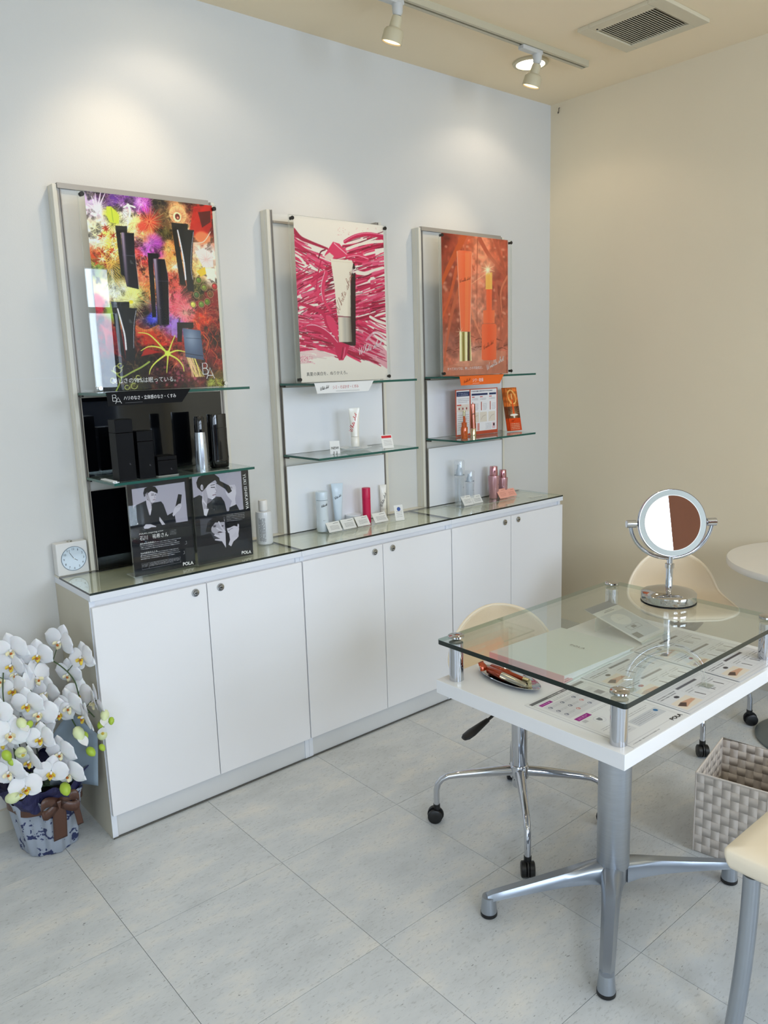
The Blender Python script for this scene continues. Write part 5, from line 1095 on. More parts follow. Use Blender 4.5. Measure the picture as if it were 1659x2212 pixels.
# counter
t = thing('acrylic_plinth', 'clear acrylic plinth under the clear and pink bottles', 'display plinth', (1.87, -.105, ZC))
obj('plate', G().box(-.175, .215, -.052, .065, 0, .0022, 0, 1), [C_ACR, C_ACRE], t)
def clearspray(label, x, y, h, rr, s):
    t = thing('spray_bottle', label, 'bottle', (x, y, ZB))
    obj('bottle_glass', G().lathe([(0, 0), (rr * .95, 0), (rr, .004), (rr * .98, h * .2), (rr * .9, h * .42), (rr, h * .66), (0, h * .66)], seg=36, cap=False), C_LIQ, t, smooth=40)
    obj('liquid', G().lathe([(0, .004), (rr * .8, .005), (rr * .8, h * .2), (rr * .72, h * .42), (rr * .8, h * .6), (0, h * .6)], seg=32, cap=False), C_LIQ, t, smooth=40)
    obj('collar', G().lathe([(rr, h * .662), (rr * 1.03, h * .665), (rr * 1.03, h * .672), (rr, h * .675)], seg=32, cap=False), mat('spray_collar', (150, 160, 172), .3) if s else bpy.data.materials['spray_collar'], t)
    obj('pump', G().lathe([(0, h * .662), (rr * .72, h * .662), (rr * .60, h * .78), (rr * .42, h * .82), (rr * .40, h * .90), (0, h * .90)], seg=24, cap=False), 'sprayb', t, smooth=35)
    obj('clear_cap', G().lathe([(rr * 1.0, h * .68), (rr * 1.0, h * .97), (rr * .9, h), (0, h)], seg=36, cap=False), C_LIQ, t, smooth=40)
    wrap_rows(t, rr * .95, h * .38, h * .42, -1.6, -1.1, 2, 'txtg')
clearspray('taller clear spray bottle with clear cap on the right counter', 1.758, -.082, .204, .0235, 1); clearspray('shorter clear spray bottle beside the taller clear one', 1.822, -.084, .150, .0215, 0)
def rosebottle(label, x, y, h, rr):
    t = thing('lotion_bottle', label, 'bottle', (x, y, ZB)); cr = rr * .70
    obj('bottle_body', G().lathe([(0, 0), (rr * .80, 0), (rr * .86, .004), (rr * .94, h * .4), (rr, h * .68), (rr * .96, h * .705), (cr, h * .72), (0, h * .72)], seg=40, cap=False), 'rosed', t, smooth=35)
    obj('bottle_cap', G().lathe([(0, h * .722), (cr * 1.02, h * .722), (cr * 1.06, h * .74), (cr * .98, h * .98), (cr * .9, h), (0, h)], seg=40, cap=False), 'rose', t, smooth=35)
    wrap_rows(t, rr * 1.004, h * .62, h * .635, -1.75, -1.2, 1, 'txtk')
    wrap_rows(t, rr * .965, h * .42, h * .46, -1.5, -1.2, 2, 'txtk')
rosebottle('taller pink bottle with rose metal cap on the right counter', 1.990, -.080, .152, .0265); rosebottle('shorter pink bottle with rose metal cap on the right counter', 2.060, -.076, .128, .0235)
for k, (x, y, mt, lb) in enumerate(((1.772, -.128, 'paper', 'white price card in front of the taller clear spray bottle'), (1.840, -.122, 'paper', 'white price card in front of the shorter clear spray bottle'), (2.016, -.125, 'pink', 'pink price card in front of the taller pink bottle'), (2.082, -.119, 'pink', 'pink price card in front of the shorter pink bottle'))):
    card(lb, (x, y, ZB), .060, .050 if k % 2 == 0 else .042, .6, -.03, mt=mt, lm='txtg' if k < 2 else mat('pink_card_ink%d' % k, (190, 110, 96), .5))
t = thing('brand_strip', 'thin clear strip with white lettering lying on the right counter glass', 'sign', (2.10, -.205, ZC))
obj('strip', G().box(0, .13, -.010, .010, 0, .0008), C_ACRE, t); g = G()
for k in range(7): g.box(.012 + k * .012, .021 + k * .012, -.004, .004, .0010, .0012)
obj('strip_marks', g, 'txtw', t)
# ------------------------------------------------------------ consultation table
TCX, TCY = .907, -1.467
t = thing('consultation_table', 'white pedestal table with a second glass top on four chrome posts', 'table', (TCX, TCY, 0))
obj('tabletop', G().box(-.387, .387, -.270, .270, .630, .665), 'tabletop', t, bevel=.0008)
gp = rrect(-.392, .352, -.272, .260, .008)
obj('glass_top', G().slab(gp, .7635, .775, 0, 1), [C_GLASS, 'edged'], t)
for x, y in ((-.350, .235), (-.353, -.233), (.315, .229), (.315, -.233)):
    p = obj('post', G().lathe([(0, .6652), (.0180, .6652), (.0180, .763), (0, .763)], (x, y, 0), 32, cap=False), 'chrome', t, smooth=40)
    obj('post_cap', G().lathe([(0, .7752), (.0170, .7752), (.0205, .777), (.0200, .7815), (.016, .7835), (0, .784)], (x, y, 0), 32, cap=False), 'chromeb', p, smooth=35)
obj('column', G().lathe([(0, .105), (.0415, .105), (.0430, .110), (.0430, .6285), (0, .6285)], (.0, 0, 0), 48, cap=False), 'steel', t, smooth=40)
obj('column_sleeve', G().lathe([(0, .058), (.036, .058), (.0385, .062), (.0385, .1045), (0, .1045)], (0, 0, 0), 40, cap=False), 'steel', t, smooth=40)
for sx, sy in ((-1, 1), (-1, -1), (1, 1), (1, -1)):
    d = Vector((sx * .300, sy * .184, 0)); L_ = d.length; dn = d.normalized(); sd = Vector((-dn.y, dn.x, 0)); rs = []
    for rr, zt, zb, hw in ((.030, .116, .062, .030), (.07, .112, .068, .026), (.14, .100, .068, .0225), (.22, .086, .062, .0205), (.31, .071, .054, .0185), (.338, .066, .050, .0175), (.352, .060, .046, .014)):
        pts = [(-hw, zb), (-hw * .95, zt - .012), (-hw * .55, zt), (hw * .55, zt), (hw * .95, zt - .012), (hw, zb), (hw * .4, zb - .004), (-hw * .4, zb - .004)]
        rs.append([tuple(dn * rr + sd * a + Vector((0, 0, b))) for a, b in pts])
    lg = obj('leg', G().ring(rs), 'silver', t, smooth=50)
    obj('foot', G().lathe([(0, .012), (.0215, .012), (.0195, .040), (.0175, .056), (0, .056)], (d.x * .985, d.y * .985, 0), 28, cap=False), 'silver', lg, smooth=40)
    obj('glide', G().lathe([(0, 0), (.0195, 0), (.0222, .003), (.0222, .0118), (0, .0118)], (d.x * .985, d.y * .985, 0), 28, cap=False), 'black', lg, smooth=40)

# papers on the lower top
ZT = .6652
def paper(label, x, y, w_, h_, kind, z):
    t = thing('printed_sheet', label, 'paper sheet', (x, y, z)); obj('sheet', G().box(0, w_, 0, h_, 0, .0004), 'paper2', t)
    pr = sheet_doc(kind).mesh('sheet_print', (0, 0, .0006), (1, 0, 0), (0, 1, 0), w_, h_, t, PRINTG); return t, pr
t, pr = paper('printed sheet with purple headings and small icons nearest the front table corner', .558, -1.734, .216, .285, 'care', ZT)
letters('POLA', (.170, .010, .0010), (1, 0, 0), (0, 1, 0), .040, .011, 'txtk', pr, bold=.03)
t, pr = paper('printed sheet with small hand photographs in the middle of the table', .782, -1.733, .238, .302, 'a', ZT + .0008)
t, pr = paper('printed sheet with hand photographs at the far right of the table', 1.028, -1.727, .240, .300, 'b', ZT + .0016)
# ring binder
t = thing('ring_binder', 'white ring binder with pink inside lying under the glass top', 'binder', (.868, -1.322, ZT), .02)
def wedge(z0l, z1l, z0r, z1r, x0=-.158, x1=.158, y0=-.120, y1=.118): return G().add([(x0, y0, z0l), (x1, y0, z0r), (x1, y1, z0r), (x0, y1, z0l), (x0, y0, z1l), (x1, y0, z1r), (x1, y1, z1r), (x0, y1, z1l)], [(0, 3, 2, 1), (4, 5, 6, 7), (0, 1, 5, 4), (1, 2, 6, 5), (2, 3, 7, 6), (3, 0, 4, 7)])
obj('cover_bottom', wedge(0, .0022, 0, .0022), 'binder', t, bevel=.0008)
obj('cover_top', wedge(.0235, .0257, .0115, .0137), 'binder', t, bevel=.0008)
obj('spine', G().box(-.1595, -.1573, -.120, .118, 0, .0257), 'binderp', t, bevel=.0005)
obj('pages', wedge(.003, .0225, .003, .0105, -.150, .150, -.112, .112), 'paper', t)
obj('pink_divider', G().box(-.1560, -.120, -.1185, .1165, .0058, .0075).box(-.1560, -.132, -.1185, .1165, .0105, .0120), 'binderp', t)
n_ = Vector((-.012 / .316, 0, 1)).normalized()
letters('POLA', (.040, .005, .0186 + .0018), (0, -1, 0), (1, 0, -.038), .046, .010, 'txtk', t, bold=.01, spacing=1.25)
# low leaning leaflet in clear easel
t = thing('easel_leaflet', 'clear easel with a pale grey leaflet leaning low under the glass top', 'leaflet stand', (1.092, -1.425, ZT + .0022))
a_ = math.atan2(.052, .185); T = Matrix.Rotation(a_, 4, 'X')
obj('easel_plate', G().box(-.006, .134, 0, .205, .0, .0018).xf(T), C_ACR, t)
obj('easel_leg', G().box(-.006, .134, .150, .1515, .0, .0405), C_ACRE, t); obj('easel_lip', G().box(-.006, .134, -.002, 0, .0, .008), C_ACRE, t)
obj('leaflet', G().box(0, .128, .001, .200, .0020, .0030).xf(T), 'paper', t)
g1 = G().box(0, .128, .172, .200, .0031, .0034).xf(T); obj('leaflet_header', g1, mat('leaflet_slate', (106, 112, 128), .5), t)
g1 = G().box(.006, .122, .020, .150, .0031, .0033).xf(T); obj('leaflet_panel', g1, mat('leaflet_grey', (204, 208, 212), .5), t)
obj('leaflet_oval', G().lathe([(0, 0), (.034, 0), (.034, .0002), (0, .0002)], (.058, .112, .0034), 32, sy=.82, cap=False).xf(T), 'paper', t)
g1 = G()
for q in ((.030, .090, .078, .079), (.030, .090, .059, .060), (.030, .031, .060, .078), (.089, .090, .060, .078), (.050, .070, .064, .075), (.045, .072, .112, .113), (.048, .066, .118, .119), (.040, .090, .158, .160), (.050, .085, .163, .1645)): g1.box(q[0], q[1], q[2], q[3], .0034, .0036)
obj('leaflet_marks', g1.xf(T), 'txtg', t); obj('leaflet_block', G().box(.012, .040, .022, .046, .0034, .0036).xf(T), mat('leaflet_block_grey', (120, 120, 118), .5), t)
# clear acrylic arch
t = thing('acrylic_arch', 'clear acrylic arch standing on the printed sheets under the glass', 'acrylic stand', (.876, -1.626, ZT + .0026))
dv = Vector((.150, -.115, 0)).normalized(); pts = [dv * (-.088 * math.cos(a)) + Vector((0, 0, .003 + .092 * math.sin(a))) for a in np.linspace(0, PI, 25)]
g = G(); sv = Vector((-dv.y, dv.x, 0)); rs = []
for i, q in enumerate(pts):
    o_ = (q - Vector((0, 0, .003))); o_ = o_.normalized() * .0022
    rs.append([tuple(q + sv * a + o_ * b) for a, b in ((-.011, -1), (.011, -1), (.011, 1), (-.011, 1))])
obj('arch_band', g.ring(rs), [C_ACR], t); e_ = G()
for s_ in (-1, 1): e_.tube([q + sv * (.0112 * s_) for q in pts], .0007, 6)
obj('arch_edge', e_, C_ACRE, t)
for s_ in (-1, 1): obj('arch_foot', G().boxc(dv * (.094 * s_), (.026, .026, .0024)), C_ACRE, t)
# chrome tray and what lies in it
t = thing('oval_tray', 'polished oval metal tray at the left end of the table', 'tray', (.640, -1.332, ZT), -.06)
obj('tray_bowl', G().lathe([(0, .0012), (.020, .0012), (.030, .004), (.0375, .011), (.0400, .0125), (.0405, .0115), (.037, .008), (.030, .0014), (.020, .0002), (0, .0002)], seg=48, sy=2.45, cap=False), 'chrome', t, smooth=50)
t = thing('copper_tube', 'copper and champagne slim tube lying in the oval tray', 'tube', (.634, -1.27, ZT + .0145), -.02)
def lying(prof, name, m, t, seg=28): return obj(name, G().lathe(prof, seg=seg, cap=False).xf(Matrix.Rotation(PI / 2 + .05, 4, 'X')), m, t, smooth=40)
lying([(0, 0), (.009, 0), (.0105, .002), (.0105, .046), (0, .046)], 'copper_cap', 'copper', t); lying([(0, .0465), (.0095, .0465), (.0085, .09), (.006, .120), (.004, .124), (0, .124)], 'metal_body', 'champ', t)
t = thing('copper_bottle', 'small copper lacquered bottle lying beside the slim tube in the tray', 'bottle', (.652, -1.262, ZT + .0135), .08)
lying([(0, 0), (.008, 0), (.0095, .002), (.0095, .055), (.007, .060), (.0055, .100), (0, .100)], 'bottle_body', 'copper', t); lying([(0, .1005), (.0062, .1005), (.0062, .116), (0, .116)], 'gold_tip', 'gold', t)
t = thing('orange_pouch', 'crumpled orange foil sachet at the end of the tray', 'sachet', (.628, -1.256, ZT + .0128))
rs = []
for i in range(7):
    z = i / 6; rs.append([((.012 - .003 * z) * math.cos(a) * (1 + .25 * math.sin(3 * a + i)), .004 * math.sin(a) * (1 + .3 * math.cos(2 * a + i)) + .012 * (z - .5), .018 * z) for a in [2 * PI * k / 14 for k in range(14)]])
obj('foil', G().ring(rs), 'copper', t, smooth=30)

# ------------------------------------------------------------ make-up mirror on the glass
t = thing('vanity_mirror', 'round chrome make-up mirror on a pedestal standing on the glass top', 'mirror', (1.180, -1.447, .7755))
obj('mirror_base', G().lathe([(0, .003), (.071, .003), (.0735, .006), (.0735, .026), (.070, .0295), (.045, .037), (.018, .042), (0, .043)], seg=64, cap=False), 'chromeb', t, smooth=40)
obj('base_ring', G().lathe([(0, 0), (.073, 0), (.0745, .001), (.0745, .0028), (0, .0028)], seg=64, cap=False), 'black', t, smooth=40)
obj('stem', G().lathe([(0, .040), (.0095, .040), (.0090, .098), (.0080, .099), (.0078, .135), (0, .135)], seg=28, cap=False), 'chrome', t, smooth=40)
obj('stem_collar', G().lathe([(.0078, .096), (.0122, .097), (.0122, .109), (.0078, .110)], seg=32, cap=False), 'chromeb', t, smooth=30)
nrm = Vector((-.655, -.753, .19)).normalized(); side = Vector((-nrm.y, nrm.x, 0)).normalized() * -1
if side.dot(r2) < 0: side = -side
upv = side.cross(nrm).normalized() ; upv = upv if upv.z > 0 else -upv
CM = Vector((0, 0, .2235)); RM = .0930
B_ = Matrix.Translation(CM) @ Matrix((side, upv, side.cross(upv))).transposed().to_4x4()
if (B_.to_3x3() @ Vector((0, 0, 1))).dot(nrm) < 0: B_ = Matrix.Translation(CM) @ Matrix((-side, upv, (-side).cross(upv))).transposed().to_4x4()
obj('mirror_shell', G().lathe([(0, -.018), (.050, -.017), (.080, -.012), (.0915, -.005), (RM, .0), (RM, .010), (.0912, .0125), (.0905, .0125), (.0905, -.004), (0, -.010)], seg=72, cap=False).xf(B_), 'chrome', t, smooth=40)
obj('light_ring', G().lathe([(.0765, .0115), (.0904, .0125), (.0904, .006), (.0765, .006)], seg=72, cap=False).xf(B_), 'frost', t, smooth=40)
obj('ring_line', G().lathe([(.0748, .0122), (.0766, .0122), (.0766, .0110), (.0748, .0110), (.0748, .0122)], seg=72, cap=False).xf(B_), 'pvc', t, smooth=40)
obj('mirror_face', G().lathe([(0, .0116), (.0748, .0116), (.0748, .008), (0, .008)], seg=72, cap=False).xf(B_), 'mirror', t)
pr = []
for k in range(33):
    a = PI + PI * k / 32; pr.append(CM + side * (.1115 * math.cos(a)) + Vector((0, 0, .1115 * .92 * math.sin(a) + .004)))
obj('yoke', G().tube(pr, .0056, 12), 'chrome', t, smooth=50)
obj('yoke_socket', G().lathe([(0, .108), (.0078, .108), (.0078, .128), (0, .129)], seg=24, cap=False), 'chromeb', t, smooth=40)
for s_ in (-1, 1):
    a, b = CM + side * (.0935 * s_), CM + side * (.1225 * s_)
    obj('pivot_knob', G().tube([a, a + (b - a) * .08, a + (b - a) * .1, b - (b - a) * .05, b], [.006, .006, .0108, .0108, .0095], 20), 'chrome', t, smooth=40)

# ------------------------------------------------------------ swivel chairs
PR = [(-.135, .476, .080, 0, 0), (-.135, .486, .116, 0, 0), (-.126, .490, .142, .002, 0), (-.09, .487, .168, .006, 0), (-.04, .481, .182, .010, 0), (.03, .477, .188, .014, 0), (.10, .479, .188, .016, .006), (.145, .488, .185, .016, .016), (.172, .504, .181, .014, .028), (.188, .530, .175, .008, .036), (.199, .560, .165, .004, .040), (.207, .595, .146, 0, .040), (.213, .625, .118, 0, .034), (.217, .645, .085, 0, .024), (.219, .656, .048, 0, .012), (.2195, .659, .014, 0, .002)]
def shell_pt(i, s):
    y, z, hw, lift, wr = PR[i]; return Vector((hw * s, y - wr * s * s, z + lift * s * s))
def swivel_chair(label, loc, rz):
    t = thing('swivel_chair', label, 'chair', loc, rz)
    g = G(); n = 14
    g.add([shell_pt(i, -1 + 2 * j / n) for i in range(len(PR)) for j in range(n + 1)], [(i * (n + 1) + j, i * (n + 1) + j + 1, (i + 1) * (n + 1) + j + 1, (i + 1) * (n + 1) + j) for i in range(len(PR) - 1) for j in range(n)])
    obj('seat_shell', g, 'cream', t, smooth=80, solid=.014, sub=1)
    ed = [shell_pt(i, -1) for i in range(len(PR))] + [shell_pt(i, 1) for i in range(len(PR) - 1, -1, -1)] + [shell_pt(0, 1 - k * .25) for k in range(1, 9)]
    obj('piping', G().tube(ed, .0058, 8), 'piping', t, smooth=60, sub=1)
    obj('seat_mount', G().lathe([(0, .385), (.024, .385), (.048, .405), (.066, .430), (.066, .458), (0, .458)], seg=32, cap=False), mat('seat_mount_grey', (108, 104, 98), .5) if 'seat_mount_grey' not in bpy.data.materials else bpy.data.materials['seat_mount_grey'], t, smooth=40)
    obj('column', G().lathe([(0, .19), (.0245, .19), (.0245, .383), (.016, .384), (.016, .390), (0, .390)], seg=32, cap=False), 'chrome', t, smooth=40)
    obj('hub', G().lathe([(0, .130), (.020, .130), (.022, .135), (.022, .160), (.029, .163), (.029, .200), (.027, .204), (.0246, .205)], seg=32, cap=False), 'chrome', t, smooth=40)
    # lever
    la = 3.07 - rz; c, s = math.cos(la), math.sin(la)
    P = [Vector((q * c, q * s, z)) for q, z in ((.03, .410), (.09, .408), (.145, .388))]
    lv = obj('height_lever', G().tube(P, .0045, 8), 'dark', t, smooth=50)
    rs = []
    for q, wq, hq in ((.135, .008, .006), (.15, .010, .0075), (.175, .014, .008), (.20, .018, .0075), (.222, .017, .006), (.232, .010, .004)):
        ctr = Vector((q * c, q * s, .392 - (q - .135) * .30)); sd = Vector((-s, c, 0)); rs.append([tuple(ctr + sd * (wq * math.cos(a)) + Vector((0, 0, hq * math.sin(a)))) for a in [2 * PI * k / 14 for k in range(14)]])
    obj('lever_grip', G().ring(rs), 'black', lv, smooth=60)
    for k in range(4):
        a = PI / 4 + k * PI / 2 - rz; d = Vector((math.cos(a), math.sin(a), 0)); sd = Vector((-d.y, d.x, 0)); Q = []
        for q, z in ((.022, .182), (.07, .178), (.13, .172), (.19, .165), (.222, .159), (.243, .149), (.256, .132), (.2615, .110), (.262, .055)): Q.append(d * q + Vector((0, 0, z)))
        lg = obj('leg', G().tube(Q, [.0165, .0155, .0135, .0115, .0105, .010, .0098, .0096, .0096], 14), 'chrome', t, smooth=60)
        for s_ in (-1, 1):
            cc = d * .268 + sd * (.0115 * s_) + Vector((0, 0, .0235)); M_ = Matrix.Translation(cc) @ sd.to_track_quat('Z', 'Y').to_matrix().to_4x4()
            obj('wheel', G().lathe([(0, -.0085), (.019, -.0085), (.0228, -.006), (.0228, .006), (.019, .0085), (.010, .0092), (0, .0092)], seg=24, cap=False).xf(M_), 'black', lg, smooth=35)
        M_ = Matrix.Translation(d * .266 + Vector((0, 0, .026))) @ sd.to_track_quat('Z', 'Y').to_matrix().to_4x4()
        hd = []
        for zz in (-.0026, .0026): hd.append([tuple(M_ @ Vector((.0262 * math.cos(q), .0262 * math.sin(q), zz))) for q in np.linspace(0, 2 * PI, 20, endpoint=False)])
        obj('caster_fork', G().ring(hd).tube([d * .262 + Vector((0, 0, .045)), d * .262 + Vector((0, 0, .062))], .011, 12), 'black', lg, smooth=40)
    return t
swivel_chair('cream swivel chair tucked behind the left of the glass table, base in full view', (1.0, -1.065, 0), -.495)
swivel_chair('cream swivel chair by the right wall, seen behind the make-up mirror', (2.0, -1.060, 0), -.694)

# ------------------------------------------------------------ chair at the lower right
t = thing('side_chair', 'cream padded chair with thick grey tube legs at the lower right edge', 'chair', (.694, -1.868, 0))
rs = []
def rr2(ins, z, x0=0, x1=.43, y0=-.42, y1=0, rad=.010): return [(x, y, z) for x, y in rrect(x0 + ins, x1 - ins, y0 + ins, y1 - ins, max(rad - ins * .2, .004), 5)]
obj('seat_pad', G().ring([rr2(.014, .398), rr2(.004, .401), rr2(.0, .410), rr2(-.004, .428), rr2(-.004, .440), rr2(.000, .4455), rr2(.03, .449), rr2(.12, .453)]), mat('cream_pad', (248, 236, 214), .42, noise=.02), t, smooth=70)
obj('seat_frame', G().box(.035, .395, -.385, -.035, .376, .392), 'silver', t, bevel=.004)
for k, (x, y, ox, oy) in enumerate(((.028, -.045, -.028, .012), (.405, -.045, .028, .012), (.028, -.375, -.028, -.05), (.405, -.375, .028, -.05))):
    Q = [Vector((x + ox * q * q, y + oy * q * q, .392 - .390 * q)) for q in np.linspace(0, 1, 12)]
    lg = obj('leg', G().tube(Q, .0175, 24), 'silver', t, smooth=60)
    obj('glide', G().lathe([(0, 0), (.0178, 0), (.0190, .002), (.0190, .014), (0, .014)], (Q[-1].x, Q[-1].y, 0), 20, cap=False), 'black', lg, smooth=40)
bk = G()
def bpt(uu, vv): s = uu * 2 - 1; return (.215 + .20 * s * (1 - .25 * vv ** 3), -.405 - .05 * vv + .03 * (s * s), .50 + .30 * vv)
bk.surf(bpt, 12, 8); obj('backrest', bk, bpy.data.materials['cream_pad'], t, smooth=80, solid=.03, sub=1)
for s_ in (-1, 1): obj('back_post', G().tube([(.215 + .15 * s_, -.375, .384), (.215 + .15 * s_, -.415, .42), (.215 + .15 * s_, -.425, .52), (.215 + .14 * s_, -.44, .60)], .011, 12), 'silver', t, smooth=60)

# ------------------------------------------------------------ woven basket
bx, by, bh = .262, .194, .250
t = thing('woven_basket', 'square taupe woven strap basket on the floor right of the table column', 'basket', (1.264, -1.508, 0), math.atan2(.05, .257))
sqw = lambda c: max(-1, min(1, c * 2.2))
nr = 9; rh = bh / nr; A_ = .0008; wall_in = G()
wall_in.box(.0022, bx - .0022, -by + .0022, -.0022, .0008, .0030)
obj('basket_bottom', wall_in, 'basketin', t)
faces = [(Vector((0, 0, 0)), Vector((0, -1, 0)), by, 8), (Vector((0, -by, 0)), Vector((1, 0, 0)), bx, 11), (Vector((bx, -by, 0)), Vector((0, 1, 0)), by, 8), (Vector((bx, 0, 0)), Vector((-1, 0, 0)), bx, 11)]
for o_, dr_, ln, nc in faces:
    cw = ln / nc; out_ = Vector((dr_.y, -dr_.x, 0))
    for i in range(nc):
        s0, s1 = i * cw + .0007, (i + 1) * cw - .0007; rs = []
        for k in range(nr * 8 + 1):
            z = .001 + (bh - .002) * k / (nr * 8); off = A_ * sqw(math.cos(PI * (z / rh - .5) + PI * i))
            rs.append([o_ + dr_ * s0 + out_ * off + Vector((0, 0, z)), o_ + dr_ * s1 + out_ * off + Vector((0, 0, z))])
        g = G().add([p for q in rs for p in q], [(2 * k, 2 * k + 1, 2 * k + 3, 2 * k + 2) for k in range(len(rs) - 1)])
        obj('strap', g, 'strap', t, smooth=80, solid=.0009)
    for j in range(nr):
        z0, z1 = j * rh + .0008, (j + 1) * rh - .0008; rs = []
        for k in range(nc * 8 + 1):
            s = ln * k / (nc * 8); off = -A_ * sqw(math.cos(PI * (s / cw - .5))) * (1 if j % 2 == 0 else -1)
            rs.append([o_ + dr_ * s + out_ * off + Vector((0, 0, z0)), o_ + dr_ * s + out_ * off + Vector((0, 0, z1))])
        g = G().add([p for q in rs for p in q], [(2 * k, 2 * k + 1, 2 * k + 3, 2 * k + 2) for k in range(len(rs) - 1)])
        obj('strap', g, 'strap2', t, smooth=80, solid=.0009)
obj('basket_rim', G().tube([(0, 0, bh), (0, -by, bh), (bx, -by, bh), (bx, 0, bh), (0, 0, bh)], .0034, 8), 'strap', t, smooth=40)
for x, y in ((0, 0), (0, -by), (bx, -by), (bx, 0)): obj('corner_seam', G().tube([(x, y, .001), (x, y, bh)], .0026, 8), 'strap2', t, smooth=60)

# ------------------------------------------------------------ round table at the right edge
t = thing('round_table', 'small white round pedestal table with grey base plate at the right edge', 'table', (2.216, -1.478, 0))
obj('tabletop', G().lathe([(0, .672), (.326, .672), (.334, .677), (.336, .684), (.336, .696), (.333, .700), (0, .700)], seg=96, cap=False), 'marble', t, smooth=40)
obj('column', G().lathe([(0, .018), (.026, .018), (.026, .6715), (0, .6715)], seg=32, cap=False), 'steel', t, smooth=40)
obj('top_plate', G().lathe([(.026, .655), (.11, .664), (.11, .6718), (.026, .6718)], seg=32, cap=False), 'steel', t, smooth=40)
obj('base_plate', G().lathe([(0, 0), (.196, 0), (.203, .003), (.203, .008), (.19, .014), (.04, .022), (0, .022)], seg=72, cap=False), 'discg', t, smooth=30)
# ------------------------------------------------------------ potted orchid
PX0, PY0 = -.150, -.125
t = thing('potted_orchid', 'white moth orchid in a blue flowered paper wrap, on the floor left of the cabinets', 'potted plant', (PX0, PY0, 0))
def wrap_mat():
    m = bpy.data.materials.new('blue_flower_wrap'); m.use_nodes = True; nt = m.node_tree; N = nt.nodes; L = nt.links; b = N['Principled BSDF']
    tc = N.new('ShaderNodeTexCoord'); n = N.new('ShaderNodeTexNoise'); n.inputs['Scale'].default_value = 34; n.inputs['Detail'].default_value = 2; L.new(tc.outputs['Object'], n.inputs['Vector'])
    v = N.new('ShaderNodeTexVoronoi'); v.inputs['Scale'].default_value = 19; v.feature = 'F1'; ad = N.new('ShaderNodeMix'); ad.data_type = 'VECTOR'; ad.inputs[0].default_value = .10; L.new(tc.outputs['Object'], ad.inputs['A']); L.new(n.outputs['Color'], ad.inputs['B']); L.new(ad.outputs['Result'], v.inputs['Vector'])
    n2 = N.new('ShaderNodeTexNoise'); n2.inputs['Scale'].default_value = 95; n2.inputs['Detail'].default_value = 1; L.new(tc.outputs['Object'], n2.inputs['Vector'])
    m1 = N.new('ShaderNodeMath'); m1.operation = 'MULTIPLY_ADD'; m1.inputs[1].default_value = .9; L.new(n2.outputs[0], m1.inputs[0]); L.new(v.outputs['Distance'], m1.inputs[2])
    r_ = N.new('ShaderNodeValToRGB'); L.new(m1.outputs[0], r_.inputs[0]); e = r_.color_ramp.elements; e[0].position = .745; e[0].color = rgb(38, 48, 90); e[1].position = .79; e[1].color = rgb(156, 164, 176)
    L.new(r_.outputs[0], b.inputs['Base Color']); b.inputs['Roughness'].default_value = .5; return m
WRAPM = wrap_mat()
rs = []; rnd = random.Random(4)
for z, rr, am in ((.002, .078, .003), (.006, .081, .004), (.06, .087, .006), (.12, .097, .007), (.17, .104, .008), (.195, .112, .011)):
    rs.append([((rr + am * math.sin(7 * a + z * 9) + am * .5 * math.sin(17 * a + 2)) * math.cos(a), (rr + am * math.sin(7 * a + z * 9) + am * .5 * math.sin(17 * a + 2)) * math.sin(a), z) for a in [2 * PI * k / 120 for k in range(120)]])
obj('paper_wrap', G().ring(rs, cap1=False), WRAPM, t, smooth=60, solid=.0012)
obj('moss', G().lathe([(0, .17), (.094, .17), (.08, .185), (0, .19)], seg=32, cap=False), 'soil', t, smooth=60)
rs = []
for j, (z, rr) in enumerate(((.165, .100), (.190, .112), (.210, .122), (.225, .132), (.238, .136))):
    rs.append([(rr * (1 + .05 * math.sin(5 * a + j) + .04 * math.sin(11 * a + 2 * j) + .02 * rnd.random()) * math.cos(a), rr * (1 + .05 * math.sin(5 * a + j) + .04 * math.sin(11 * a + 2 * j)) * math.sin(a), z + .012 * math.sin(6 * a) + .008 * math.sin(13 * a + j)) for a in [2 * PI * k / 90 for k in range(90)]])
for q in rs:
    for k, (x, y, z) in enumerate(q): q[k] = (min(x, .138), min(y, .155), z)
obj('tissue_ruff', G().ring(rs, cap0=False, cap1=False), 'navy', t, solid=.001)
# translucent grey sheet standing behind the flowers at the right
g = G()
def sheet(uu, vv): return (.01 + .115 * uu + .015 * vv, -.02 - .10 * uu + .03 * math.sin(3 * uu), .19 + (.235 - .075 * abs(uu - .55) * 2) * vv)
obj('tissue_sheet', g.surf(sheet, 12, 10), 'tissue', t, smooth=60, solid=.0008)
# ribbon
rs = []
for z in (.150, .158, .170, .178): rs.append([((.1065 + .004 * math.sin(7 * a)) * math.cos(a), (.1065 + .004 * math.sin(7 * a)) * math.sin(a), z) for a in [2 * PI * k / 64 for k in range(64)]])
obj('ribbon_band', G().ring(rs, cap0=False, cap1=False), 'ribbon', t, solid=.001)
dr_ = Vector((-.06, -1, 0)).normalized(); sd_ = Vector((1, -.06, 0)).normalized()
def tail(x0, w0, z0, z1, twist=0.0, out=.118):
    def fn(uu, vv):
        w_ = w0 * (.45 + .55 * min(1, vv * 3)); q = dr_ * (out - .022 * vv + .004 * math.sin(4 * vv)) + sd_ * (x0 + (uu - .5) * w_ + twist * vv) + Vector((0, 0, z0 + (z1 - z0) * vv + .003 * uu)); return tuple(q)
    return G().surf(fn, 4, 16)
obj('ribbon_tail', tail(.010, .040, .188, .050), 'ribbon', t, solid=.001, smooth=70); obj('ribbon_tail', tail(.052, .018, .188, .075, .02), 'ribbon', t, solid=.001, smooth=70)
